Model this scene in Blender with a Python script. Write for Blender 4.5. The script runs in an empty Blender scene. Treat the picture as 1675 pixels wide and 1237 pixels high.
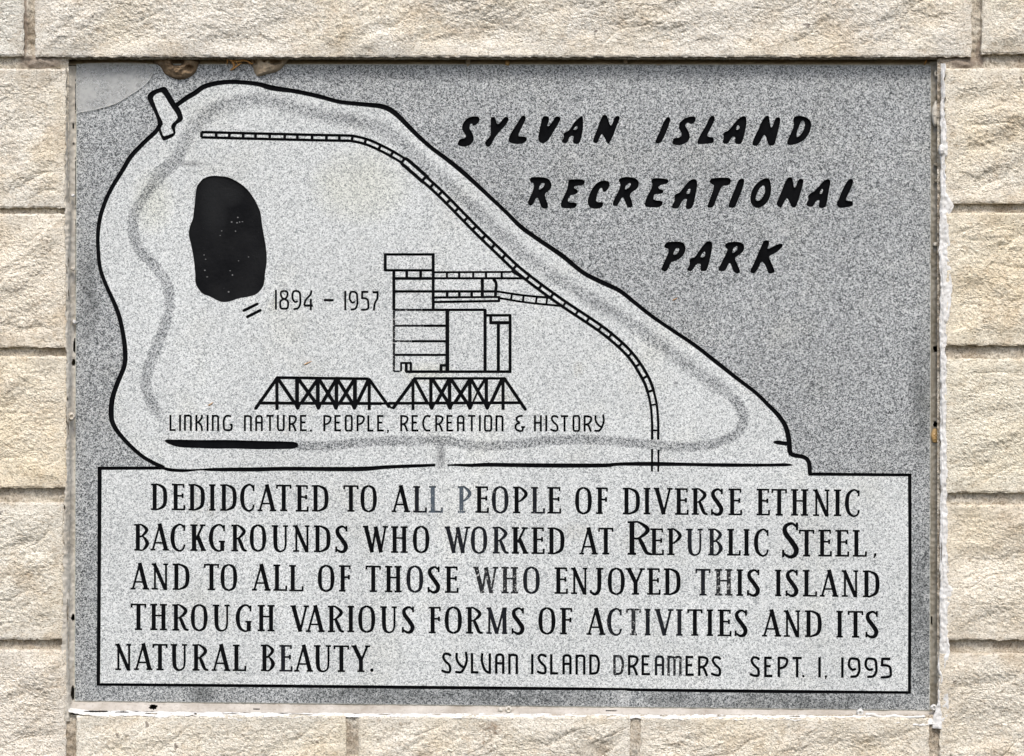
import bpy, math, random
import numpy as np
from mathutils import Vector
from mathutils.geometry import delaunay_2d_cdt

R = math.radians
# ---------------------------------------------------------------- camera, sky, sun, exposure
S = 0.0008          # metres per pixel of the 1675 x 1237 photograph, on the plaque's face
DIST = 3.2          # camera to plaque face
CX, CY = 837.5, 618.5
scene = bpy.context.scene
col = scene.collection

cam_d = bpy.data.cameras.new('camera')
cam = bpy.data.objects.new('camera', cam_d)
col.objects.link(cam)
cam.location = (0, -DIST, 0)
cam.rotation_euler = (R(90), 0, 0)
cam_d.sensor_width = 36
cam_d.lens = 36 * DIST / (1675 * S)
cam_d.clip_start = 0.05
cam_d.clip_end = 500
scene.camera = cam

SUN_EL, SUN_AZ = 52.0, 4.0      # azimuth: degrees to the right of the camera's back
world = bpy.data.worlds.new('World')
scene.world = world
world.use_nodes = True
wn = world.node_tree
bg = wn.nodes['Background']
sky = wn.nodes.new('ShaderNodeTexSky')
sky.sky_type = 'NISHITA'
sky.sun_disc = False
sky.sun_elevation = R(SUN_EL)
sky.sun_rotation = R(180 - SUN_AZ)
sky.air_density = 1.0
sky.dust_density = 3.5
sky.ozone_density = 1.0
wn.links.new(sky.outputs[0], bg.inputs[0])
bg.inputs[1].default_value = 0.15

sun_d = bpy.data.lights.new('sun', 'SUN')
sun_d.energy = 1.5
sun_d.angle = R(14)
sun_d.color = (1.0, 0.97, 0.925)
sun = bpy.data.objects.new('sun', sun_d)
col.objects.link(sun)
sdir = Vector((math.sin(R(SUN_AZ)) * math.cos(R(SUN_EL)), -math.cos(R(SUN_AZ)) * math.cos(R(SUN_EL)), math.sin(R(SUN_EL))))
sun.rotation_euler = sdir.to_track_quat('Z', 'Y').to_euler()
sun.location = sdir * 5

scene.view_settings.view_transform = 'Standard'
scene.view_settings.look = 'None'
scene.view_settings.exposure = 0.42
scene.view_settings.gamma = 1.0

# ---------------------------------------------------------------- helpers
rng = random.Random(7)

def P(px, py, y=0.0):
    """photo pixel -> world point lying at depth y behind the plaque face"""
    k = S * (DIST + y) / DIST
    return ((px - CX) * k, y, (CY - py) * k)

def PA(px, py, y):
    k = S * (DIST + y) / DIST
    return np.stack([(px - CX) * k, y, (CY - py) * k], -1)

def tag(o, label=None, cat=None, group=None, kind=None):
    if label: o['label'] = label
    if cat: o['category'] = cat
    if group: o['group'] = group
    if kind: o['kind'] = kind
    return o

def empty(name, loc=(0, 0, 0)):
    o = bpy.data.objects.new(name, None)
    o.empty_display_size = 0.02
    col.objects.link(o)
    o.location = loc
    return o

def mesh_obj(name, verts, faces, mat, parent=None, smooth=False, attr=None):
    me = bpy.data.meshes.new(name)
    V = np.asarray(verts, dtype=np.float64)
    if parent is not None:
        V = V - np.array(parent_loc(parent))
    me.from_pydata(V.tolist(), [], faces if isinstance(faces, list) else faces.tolist())
    if smooth:
        me.polygons.foreach_set('use_smooth', [True] * len(me.polygons))
    me.update()
    me.validate()
    o = bpy.data.objects.new(name, me)
    if mat is not None:
        me.materials.append(mat)
    col.objects.link(o)
    if parent is not None:
        o.parent = parent
    return o

def parent_loc(p):
    l = Vector(p.location)
    while p.parent:
        p = p.parent
        l = l + Vector(p.location)
    return tuple(l)

# vectorised 2-D gradient noise
_prm = np.random.RandomState(11).permutation(4096)
_ang = np.random.RandomState(12).rand(4096) * 2 * np.pi
_gx, _gy = np.cos(_ang), np.sin(_ang)
def pn(x, y, seed=0):
    x = np.asarray(x, float) + seed * 17.31
    y = np.asarray(y, float) + seed * 9.77
    xi = np.floor(x).astype(int); yi = np.floor(y).astype(int)
    fx = x - xi; fy = y - yi
    def g(ix, iy, dx, dy):
        h = _prm[(_prm[ix & 4095] + iy) & 4095]
        return _gx[h] * dx + _gy[h] * dy
    u = fx * fx * fx * (fx * (fx * 6 - 15) + 10); v = fy * fy * fy * (fy * (fy * 6 - 15) + 10)
    a = g(xi, yi, fx, fy); b = g(xi + 1, yi, fx - 1, fy)
    c = g(xi, yi + 1, fx, fy - 1); d = g(xi + 1, yi + 1, fx - 1, fy - 1)
    return ((a * (1 - u) + b * u) * (1 - v) + (c * (1 - u) + d * u) * v) * 1.5
def fbm(x, y, octs, seed=0, gain=0.5):
    s = 0; a = 1.0; f = 1.0
    for i in range(octs):
        s = s + a * pn(x * f, y * f, seed + i * 3)
        a *= gain; f *= 2.03
    return s
def sstep(a, b, x):
    t = np.clip((np.asarray(x, float) - a) / (b - a), 0, 1)
    return t * t * (3 - 2 * t)

# ---------------------------------------------------------------- materials
class NT:
    def __init__(s, name):
        s.m = bpy.data.materials.new(name); s.m.use_nodes = True
        s.t = s.m.node_tree; s.b = s.t.nodes['Principled BSDF']
        s.tc = s.t.nodes.new('ShaderNodeTexCoord')
        s.geo = None
    def link(s, a, b): s.t.links.new(a, b)
    def setin(s, n, k, v):
        if hasattr(v, 'is_output'): s.link(v, n.inputs[k])
        else: n.inputs[k].default_value = v
    def pos(s):
        if s.geo is None:
            s.geo = s.t.nodes.new('ShaderNodeNewGeometry')
        return s.geo.outputs['Position']
    def noise(s, scale, detail=2, rough=0.5, dist=0.0, vec=None):
        n = s.t.nodes.new('ShaderNodeTexNoise')
        s.link(vec if vec is not None else s.pos(), n.inputs['Vector'])
        n.inputs['Scale'].default_value = scale; n.inputs['Detail'].default_value = detail
        n.inputs['Roughness'].default_value = rough; n.inputs['Distortion'].default_value = dist
        return n.outputs['Fac']
    def vor(s, scale, feature='F1', out='Color', vec=None, rand=1.0):
        n = s.t.nodes.new('ShaderNodeTexVoronoi'); n.feature = feature
        s.link(vec if vec is not None else s.pos(), n.inputs['Vector'])
        n.inputs['Scale'].default_value = scale; n.inputs['Randomness'].default_value = rand
        return n.outputs[out]
    def math(s, op, a, b=0.5, c=0.0, clamp=False):
        n = s.t.nodes.new('ShaderNodeMath'); n.operation = op; n.use_clamp = clamp
        s.setin(n, 0, a); s.setin(n, 1, b)
        if op in ('MULTIPLY_ADD', 'SMOOTH_MIN'): s.setin(n, 2, c)
        return n.outputs[0]
    def ramp(s, f, stops, interp='LINEAR'):
        n = s.t.nodes.new('ShaderNodeValToRGB'); n.color_ramp.interpolation = interp
        s.link(f, n.inputs[0])
        els = n.color_ramp.elements
        while len(els) < len(stops): els.new(0.5)
        for e, (p, c) in zip(els, stops):
            e.position = p
            if not hasattr(c, '__len__'): c = (c, c, c)
            e.color = (*c, 1)
        return n.outputs[0]
    def mix(s, f, a, b, mode='MIX'):
        n = s.t.nodes.new('ShaderNodeMix'); n.data_type = 'RGBA'; n.blend_type = mode
        s.setin(n, 0, f)
        for k, v in ((6, a), (7, b)):
            if hasattr(v, 'is_output'): s.link(v, n.inputs[k])
            else:
                if not hasattr(v, '__len__'): v = (v, v, v)
                n.inputs[k].default_value = (*v, 1)
        return n.outputs[2]
    def mapr(s, f, a, b, c=0.0, d=1.0):
        n = s.t.nodes.new('ShaderNodeMapRange')
        s.link(f, n.inputs[0])
        for i, v in enumerate((a, b, c, d)): n.inputs[i + 1].default_value = v
        return n.outputs[0]
    def attr(s, name):
        n = s.t.nodes.new('ShaderNodeAttribute'); n.attribute_name = name
        return n.outputs
    def bump(s, h, strength, dist, prev=None):
        n = s.t.nodes.new('ShaderNodeBump')
        n.inputs['Strength'].default_value = strength; n.inputs['Distance'].default_value = dist
        s.link(h, n.inputs['Height'])
        if prev is not None: s.link(prev, n.inputs['Normal'])
        return n.outputs[0]
    def out(s, color=None, rough=None, normal=None, spec=None):
        if color is not None:
            if hasattr(color, 'is_output'): s.link(color, s.b.inputs['Base Color'])
            else: s.b.inputs['Base Color'].default_value = (*color, 1)
        if rough is not None: s.setin(s.b, 'Roughness', rough)
        if normal is not None: s.link(normal, s.b.inputs['Normal'])
        if spec is not None: s.b.inputs['Specular IOR Level'].default_value = spec
        return s.m
    def spots(s, lst):
        """soft stains at given plaque places: [(px, py, rx, ry)] -> 0..1"""
        acc = None
        sp = s.t.nodes.new('ShaderNodeSeparateXYZ'); s.link(s.pos(), sp.inputs[0])
        for (px, py, rx, ry) in lst:
            x = s.math('MULTIPLY', s.math('SUBTRACT', sp.outputs[0], (px - CX) * S), 1 / (rx * S))
            z = s.math('MULTIPLY', s.math('SUBTRACT', sp.outputs[2], (CY - py) * S), 1 / (ry * S))
            d = s.math('ADD', s.math('MULTIPLY', x, x), s.math('MULTIPLY', z, z))
            v = s.math('SUBTRACT', 1.0, d, clamp=True)
            acc = v if acc is None else s.math('MAXIMUM', acc, v)
        return acc

def granite(name, mode):
    n = NT(name)
    wob = n.t.nodes.new('ShaderNodeTexNoise'); n.link(n.pos(), wob.inputs['Vector'])
    wob.inputs['Scale'].default_value = 500
    wv = n.t.nodes.new('ShaderNodeVectorMath'); wv.operation = 'MULTIPLY_ADD'
    n.link(wob.outputs['Color'], wv.inputs[0]); wv.inputs[1].default_value = (0.0022,) * 3; n.link(n.pos(), wv.inputs[2])
    V = wv.outputs[0]
    g1 = n.t.nodes.new('ShaderNodeSeparateColor'); n.link(n.vor(720, vec=V), g1.inputs[0])
    g2 = n.t.nodes.new('ShaderNodeSeparateColor'); n.link(n.vor(1250, vec=V), g2.inputs[0])
    fine = n.noise(1500, 2, 0.6)
    cl = n.noise(170, 4, 0.7)
    v = n.math('ADD', n.math('MULTIPLY', g1.outputs[0], 0.42), n.math('MULTIPLY', g2.outputs[1], 0.30))
    v = n.math('ADD', v, n.math('MULTIPLY', fine, 0.30))
    v = n.math('ADD', v, n.math('MULTIPLY', n.math('SUBTRACT', cl, 0.5), 0.30))   # ~0.16 .. 0.9, mean 0.51
    pol = n.ramp(v, [(0.25, (0.022, 0.027, 0.030)), (0.375, (0.10, 0.11, 0.116)), (0.48, (0.265, 0.283, 0.29)), (0.60, (0.43, 0.453, 0.458)), (0.77, (0.66, 0.68, 0.68))])
    fro = n.ramp(v, [(0.25, (0.185, 0.203, 0.207)), (0.365, (0.355, 0.38, 0.383)), (0.47, (0.545, 0.570, 0.570)), (0.59, (0.655, 0.682, 0.678)), (0.76, (0.79, 0.812, 0.805))])
    big = n.noise(6, 4, 0.6)
    if mode == 'edge':
        c = n.mix(0.5, fro, (0.55, 0.56, 0.47))
        return n.out(c, 0.8, n.bump(v, 0.3, 0.0008))
    if mode == 'face':
        f = n.attr('frosting')[2]
        f = n.math('ADD', f, n.math('MULTIPLY', n.math('SUBTRACT', n.noise(620, 3, 0.7), 0.5), n.math('MULTIPLY', n.math('MULTIPLY', f, n.math('SUBTRACT', 1.0, f)), 4.0)), clamp=True)
        c = n.mix(f, pol, fro)
        tone = n.mapr(big, 0.3, 0.7, 0.90, 1.06)
        c = n.mix(1.0, c, tone, 'MULTIPLY')
        # weather stains with shapes of their own
        warm = n.math('MULTIPLY', n.mapr(n.noise(9, 4, 0.65), 0.52, 0.75), 0.35)
        c = n.mix(warm, c, n.mix(1.0, c, (1.0, 0.965, 0.86), 'MULTIPLY'))
        y = n.spots([(590, 305, 90, 70), (700, 610, 50, 20), (250, 330, 40, 60)])
        c = n.mix(n.math('MULTIPLY', y, 0.55), c, n.mix(1.0, c, (1.0, 0.98, 0.86), 'MULTIPLY'))
        br = n.spots([(322, 822, 14, 26), (345, 830, 12, 20), (447, 500, 10, 14), (320, 860, 12, 20), (470, 705, 7, 14), (940, 870, 30, 18), (830, 650, 22, 12), (945, 605, 10, 16), (765, 656, 9, 5), (776, 650, 6, 11)])
        br = n.math('MULTIPLY', br, n.mapr(n.noise(220, 3, 0.7), 0.35, 0.7))
        c = n.mix(n.math('MULTIPLY', br, 0.55), c, n.mix(1.0, c, (0.72, 0.66, 0.56), 'MULTIPLY'))
        dk = n.spots([(311, 268, 26, 7), (873, 267, 6, 5), (467, 467, 5, 5), (575, 197, 9, 5), (782, 217, 5, 5), (721, 745, 8, 26), (1105, 627, 5, 5), (671, 357, 4, 3), (560, 190, 16, 4)])
        dk = n.math('MULTIPLY', dk, n.mapr(n.noise(420, 2, 0.6), 0.3, 0.6))
        c = n.mix(n.math('MULTIPLY', dk, 0.75), c, (0.09, 0.095, 0.10))
        # darker patches on the polished granite along the foot and right margin
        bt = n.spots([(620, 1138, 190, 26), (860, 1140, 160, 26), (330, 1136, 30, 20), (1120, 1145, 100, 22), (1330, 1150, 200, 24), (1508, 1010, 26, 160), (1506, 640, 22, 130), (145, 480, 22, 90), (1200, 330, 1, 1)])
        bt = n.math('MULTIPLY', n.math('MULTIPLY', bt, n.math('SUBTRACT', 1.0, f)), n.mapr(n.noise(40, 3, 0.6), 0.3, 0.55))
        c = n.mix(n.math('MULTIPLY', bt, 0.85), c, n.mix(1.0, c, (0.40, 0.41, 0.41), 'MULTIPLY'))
        wt = n.spots([(592, 302, 6, 5), (1283, 378, 14, 9), (1128, 248, 5, 5), (1017, 203, 4, 5), (1020, 1140, 14, 18), (940, 1118, 3, 3), (500, 1063, 1, 1), (1127, 205, 6, 6)])
        wt = n.math('MULTIPLY', wt, n.mapr(n.noise(500, 3, 0.7), 0.42, 0.6))
        c = n.mix(n.math('MULTIPLY', wt, 0.55), c, (0.72, 0.73, 0.72))
        rough = n.mapr(f, 0, 1, 0.38, 0.85)
        h = n.math('MULTIPLY', v, f)
        return n.out(c, rough, n.bump(h, 0.25, 0.0006), spec=0.4)

def paint(name, base, chips, var=0.0, rough=0.42):
    n = NT(name)
    big = n.noise(60, 3, 0.6)
    c = n.mix(n.mapr(big, 0.35, 0.7), base, tuple(x * 1.5 + 0.0015 for x in base))
    c = n.mix(n.math('MULTIPLY', n.mapr(n.noise(700, 2), 0.5, 0.75), 0.25), c, tuple(x * 2.2 + 0.003 for x in base))
    if chips > 0:
        k = n.mapr(n.noise(330, 3, 0.65), 0.72 - chips, 0.76 - chips)
        c = n.mix(k, c, n.ramp(n.noise(900, 1), [(0.3, (0.3, 0.31, 0.31)), (0.7, (0.6, 0.61, 0.6))]))
    return n.out(c, rough, n.bump(n.noise(420, 3, 0.6), 0.4, 0.0009), spec=0.02)

M = {}
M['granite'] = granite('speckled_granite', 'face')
M['granite_edge'] = granite('sawn_granite_edge', 'edge')
M['paint'] = paint('black_letter_paint', (0.0035, 0.0038, 0.0045), 0.0)
M['paint_worn'] = paint('worn_black_paint', (0.02, 0.021, 0.023), 0.125)
M['paint_faded'] = paint('faded_blue_grey_paint', (0.065, 0.082, 0.10), 0.085)
M['paint_thin'] = paint('thinning_black_paint', (0.011, 0.012, 0.015), 0.045)
def pond_mat():
    n = NT('pond_black_paint')
    c = n.mix(n.mapr(n.noise(16, 4, 0.6), 0.42, 0.68), (0.005, 0.0055, 0.0065), (0.012, 0.0125, 0.0135))
    sheen = n.math('MULTIPLY', n.spots([(350, 335, 26, 62), (372, 318, 30, 24)]), 0.8)  # pale sheen painted into the base colour at the upper left
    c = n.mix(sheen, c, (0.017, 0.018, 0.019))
    sc = [(1550,182),(1510,212),(1545,217),(1562,212),(1580,210),(1445,270),(1435,300),(1330,427),(1340,455),(1555,465),(1500,530),(1515,558),(1350,570),(1335,527),(1490,668),(1535,272),(1620,440)]
    sp_ = n.spots([(x / 3.988, 310 + y / 3.988, 0.9 + (x % 7) * .12, 0.7 + (y % 5) * .2) for x, y in sc])
    c = n.mix(n.mapr(sp_, 0.0, 0.5), c, (0.20, 0.205, 0.205))
    k = n.mapr(n.noise(420, 3, 0.7), 0.70, 0.74)
    c = n.mix(n.math('MULTIPLY', k, 0.4), c, (0.16, 0.165, 0.165))
    return n.out(c, 0.38, n.bump(n.noise(240, 4, 0.65), 0.5, 0.0014), spec=0.06)
M['pond'] = pond_mat()
# ---------------------------------------------------------------- drawing in photo pixels
def cr(pts, step=1.6):
    """Catmull-Rom through (x, y, w)"""
    p = [np.array(q, float) for q in pts]
    if len(p) == 2:
        return [tuple(p[0]), tuple(p[1])]
    out = []
    p = [2 * p[0] - p[1]] + p + [2 * p[-1] - p[-2]]
    for i in range(1, len(p) - 2):
        a, b, c, d = p[i - 1], p[i], p[i + 1], p[i + 2]
        n = max(2, int(np.hypot(*(c - b)[:2]) / step))
        n = min(n, 12)
        for k in range(n):
            t = k / n
            out.append(tuple(0.5 * ((2 * b) + (c - a) * t + (2 * a - 5 * b + 4 * c - d) * t * t + (-a + 3 * b - 3 * c + d) * t ** 3)))
    out.append(tuple(p[-2]))
    return out

GAIN = 0.55      # paint creeps a little over the cut edge
def ccw(poly):
    a = sum(x1 * y2 - x2 * y1 for (x1, y1), (x2, y2) in zip(poly, poly[1:] + poly[:1]))
    return poly if a > 0 else poly[::-1]

def stroke(pts, cap=0, closed=False, smooth=True, step=1.6):
    """(x, y, width) polyline -> convex quads; cap=1 round ends"""
    q = cr(pts, step) if smooth and len(pts) > 2 else [tuple(p) for p in pts]
    q = [(p[0], p[1], max(p[2], .3) + GAIN) for p in q]
    res = []
    n = len(q)
    L, Rr = [], []
    for i in range(n):
        a = q[max(i - 1, 0)]; b = q[min(i + 1, n - 1)]
        if closed:
            if i == 0: a = q[-2]
            if i == n - 1: b = q[1]
        dx, dy = b[0] - a[0], b[1] - a[1]
        l = math.hypot(dx, dy) or 1
        nx, ny = -dy / l, dx / l
        w = q[i][2] / 2
        if 0 < i < n - 1 and not smooth:      # mitre
            d1 = (q[i][0] - a[0], q[i][1] - a[1]); l1 = math.hypot(*d1) or 1
            cosv = abs((-d1[1] / l1) * nx + (d1[0] / l1) * ny)
            w = w / max(cosv, 0.6)
        L.append((q[i][0] + nx * w, q[i][1] + ny * w)); Rr.append((q[i][0] - nx * w, q[i][1] - ny * w))
    for i in range(n - 1):
        quad = [L[i], Rr[i], Rr[i + 1], L[i + 1]]
        quad = ccw(quad)
        # guard against folded quads
        s = [((quad[(k + 1) % 4][0] - quad[k][0]) * (quad[(k + 2) % 4][1] - quad[(k + 1) % 4][1]) - (quad[(k + 1) % 4][1] - quad[k][1]) * (quad[(k + 2) % 4][0] - quad[(k + 1) % 4][0])) for k in range(4)]
        if min(s) < -1e-9:
            cxm = sum(p[0] for p in quad) / 4; cym = sum(p[1] for p in quad) / 4
            quad = sorted(quad, key=lambda p: math.atan2(p[1] - cym, p[0] - cxm))
        res.append(quad)
    if cap:
        for e in ((q[0]), (q[-1])):
            res.append(disc(e[0], e[1], e[2] / 2 * 0.98))
    return res

def disc(x, y, r, n=10):
    return [(x + r * math.cos(2 * math.pi * k / n + 0.2), y + r * math.sin(2 * math.pi * k / n + 0.2)) for k in range(n)]

def chaikin(poly, it=2):
    for _ in range(it):
        o = []
        n = len(poly)
        for i in range(n):
            a, b = poly[i], poly[(i + 1) % n]
            o.append((0.78 * a[0] + 0.22 * b[0], 0.78 * a[1] + 0.22 * b[1]))
            o.append((0.22 * a[0] + 0.78 * b[0], 0.22 * a[1] + 0.78 * b[1]))
        poly = o
    return poly

# --- condensed roman with serifs: returns strokes in local pixels (0..w, 0..h)
def roman(ch, w, h, k=1.0):
    T, t, s = 6.2 * k, 2.9 * k, 2.6 * k
    e = s / 2
    out = []
    def ln(x1, y1, x2, y2, wd): out.append(stroke([(x1, y1, wd), (x2, y2, wd)]))
    def cv(*p): out.append(stroke(list(p)))
    def sf(x1, x2, bottom): 
        y = h - e if bottom else e
        ln(x1, y, x2, y, s)
    X = 6.0 * k
    if ch == 'A':
        ln(.50 * w, 1, .13 * w, h - 1, t); ln(.49 * w, -1, .84 * w, h - 1, T)
        ln(.24 * w, .71 * h, .75 * w, .71 * h, 2.4); sf(0, .27 * w, 1); sf(.66 * w, w, 1)
    elif ch == 'B':
        ln(X, 0, X, h, T); sf(0, X, 0); sf(0, X, 1)
        cv((X, e, s), (.5 * w, e, s), (.84 * w, .22 * h, 5 * k), (.5 * w, .46 * h, s), (X, .46 * h, s))
        cv((X, .465 * h, s), (.6 * w, .48 * h, s), (w - 3, .73 * h, 6 * k), (.6 * w, h - e, s), (X, h - e, s))
    elif ch in 'CG':
        cv((w - 3.2, .13 * h, s), (.80 * w, .045 * h, s), (.58 * w, .01 * h, t), (.25 * w, .16 * h, 5 * k), (3.2, .5 * h, 6.4 * k), (.25 * w, .85 * h, 5 * k), (.58 * w, h, t), (.85 * w, .93 * h, s), (w - 2, .80 * h, s))
        ln(w - 1.8, 0.02 * h, w - 1.8, .25 * h, s)
        if ch == 'G':
            ln(.82 * w, .64 * h, .82 * w, h, T); ln(.60 * w, .64 * h, w, .64 * h, s)
        else:
            ln(w - 1.5, .76 * h, w - 2.0, .86 * h, s)
    elif ch == 'D':
        ln(X, 0, X, h, T); sf(0, X, 0); sf(0, X, 1)
        cv((X, e, s), (.42 * w, e, s), (.80 * w, .17 * h, 5 * k), (w - 3, .5 * h, 6.2 * k), (.80 * w, .83 * h, 5 * k), (.42 * w, h - e, s), (X, h - e, s))
    elif ch in 'EF':
        ln(X + .3, 0, X + .3, h, T); ln(0, e, .93 * w, e, s); ln(.90 * w, 0, .91 * w, .15 * h, 2.4)
        ln(X, .45 * h, .84 * w, .45 * h, s); ln(.83 * w, .36 * h, .83 * w, .54 * h, 3.0)
        if ch == 'E':
            ln(0, h - e, w, h - e, s); ln(.965 * w, .80 * h, .95 * w, h, 2.8)
        else:
            sf(0, .56 * w, 1)
    elif ch == 'H':
        ln(X, 0, X, h, T); ln(w - X, 0, w - X, h, T); ln(X, .44 * h, w - X, .44 * h, 2.4)
        for b in (0, 1): sf(0, 2 * X, b); sf(w - 2 * X, w, b)
    elif ch == 'I':
        ln(w / 2, 0, w / 2, h, T); sf(0, w, 0); sf(0, w, 1)
    elif ch == 'J':
        out.append(stroke([(.68 * w, 0, T), (.68 * w, .6 * h, T), (.62 * w, .88 * h, 5.5), (.36 * w, h, 4.5), (.06 * w, .93 * h, 3.4)]))
        ln(.05 * w, .84 * h, .05 * w, .96 * h, 3); sf(.42 * w, w, 0)
    elif ch == 'K':
        ln(X + .2, 0, X + .2, h, T + .6); sf(0, 2 * X, 0); sf(0, 2 * X, 1)
        ln(.36 * w, .58 * h, .79 * w, 1, 3.2); sf(.60 * w, .97 * w, 0)
        ln(.46 * w, .44 * h, .84 * w, h - 1, T); sf(.66 * w, w, 1)
    elif ch == 'L':
        ln(X, 0, X, h, T); sf(0, 11.5 * k, 0); ln(0, h - e, w, h - e, s); ln(.965 * w, .80 * h, .95 * w, h, 2.8)
    elif ch == 'M':
        ln(.15 * w, 0, .13 * w, h, 3); ln(.13 * w, 0, .50 * w, h - 1, 5.8); ln(.50 * w, h, .83 * w, 0, 3.2); ln(.85 * w, 0, .87 * w, h, T)
        sf(0, .2 * w, 0); sf(.8 * w, .97 * w, 0); sf(0, .26 * w, 1); sf(.74 * w, w, 1)
    elif ch == 'N':
        ln(.20 * w, 0, .20 * w, h, 3); ln(.15 * w, 0, .84 * w, h, 5.4); ln(.87 * w, 0, .87 * w, h + 1, 3)
        sf(0, .28 * w, 0); sf(.70 * w, w, 0); sf(0, .38 * w, 1)
    elif ch == 'O':
        out.append(stroke([(.5 * w, 0, s), (.2 * w, .13 * h, 4.4 * k), (3.1, .5 * h, 6.2 * k), (.2 * w, .87 * h, 4.4 * k), (.5 * w, h, s)]))
        out.append(stroke([(.5 * w, 0, s), (.8 * w, .13 * h, 4.4 * k), (w - 3.1, .5 * h, 6.2 * k), (.8 * w, .87 * h, 4.4 * k), (.5 * w, h, s)]))
    elif ch == 'P':
        ln(X, 0, X, h, T); sf(0, X, 0); sf(0, 12 * k, 1)
        cv((X, e, s), (.5 * w, e, s), (w - 2.8, .27 * h, 5.4 * k), (.5 * w, .53 * h, s), (X, .53 * h, s))
    elif ch == 'R':
        ln(X, 0, X, h, T); sf(0, X, 0); sf(0, 11.8 * k, 1)
        cv((X, e, s), (.45 * w, e, s), (.80 * w, .25 * h, 5.4 * k), (.45 * w, .50 * h, s), (X, .50 * h, s))
        cv((.46 * w, .49 * h, 4 * k), (.60 * w, .70 * h, 5.4 * k), (.76 * w, .93 * h, 4.4 * k), (.97 * w, h - 1, s))
    elif ch == 'S':
        cv((.90 * w, .13 * h, s), (.58 * w, .025 * h, 3.2 * k), (.20 * w, .12 * h, 5 * k), (.20 * w, .30 * h, 6.2 * k), (.58 * w, .55 * h, 6.4 * k), (.85 * w, .76 * h, 6.6 * k), (.76 * w, .93 * h, 5.6 * k), (.45 * w, .985 * h, 4 * k), (.08 * w, .89 * h, s))
        ln(.90 * w, 0, .90 * w, .22 * h, 2.8 * k); ln(.07 * w, .78 * h, .06 * w, h, 2.8 * k)
    elif ch == 'T':
        ln(w / 2, 0, w / 2, h, T); ln(0, e, w, e, s); ln(1.4, 0, 1.2, .15 * h, 2.6); ln(w - 1.4, 0, w - 1.2, .15 * h, 2.6)
        sf(w / 2 - 6 * k, w / 2 + 6 * k, 1)
    elif ch == 'U':
        out.append(stroke([(.22 * w, 0, T), (.22 * w, .55 * h, T), (.25 * w, .82 * h, 5.8), (.36 * w, .95 * h, 4.2), (.54 * w, .99 * h, s), (.76 * w, .92 * h, s), (.84 * w, .75 * h, t), (.85 * w, .4 * h, t), (.85 * w, 0, t)]))
        sf(0, .40 * w, 0); sf(.68 * w, w, 0)
    elif ch == 'V':
        ln(.15 * w, 0, .53 * w, h, T); ln(.86 * w, 0, .52 * w, h, 3.2); sf(0, .30 * w, 0); sf(.70 * w, w, 0)
    elif ch == 'W':
        ln(.11 * w, 0, .37 * w, h, T); ln(.52 * w, .03 * h, .36 * w, h, 3); ln(.50 * w, .02 * h, .72 * w, h, T); ln(.90 * w, 0, .71 * w, h, 3)
        sf(0, .22 * w, 0); sf(.78 * w, w, 0)
    elif ch == 'Y':
        ln(.14 * w, 0, .52 * w, .56 * h, T); ln(.86 * w, 0, .54 * w, .56 * h, 3.2); ln(.51 * w, .5 * h, .51 * w, h, T)
        sf(0, .30 * w, 0); sf(.72 * w, w, 0); sf(.51 * w - 6, .51 * w + 6, 1)
    elif ch == '.':
        out.append([disc(w / 2, h - w / 2, w / 2)])
    elif ch == ',':
        out.append([disc(.6 * w, h - 4.5, 2.1)]); out.append(stroke([(.62 * w, h - 4, 3.4), (.2 * w, h + 2, 1.2)]))
    return [q for st in out for q in st]

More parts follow.
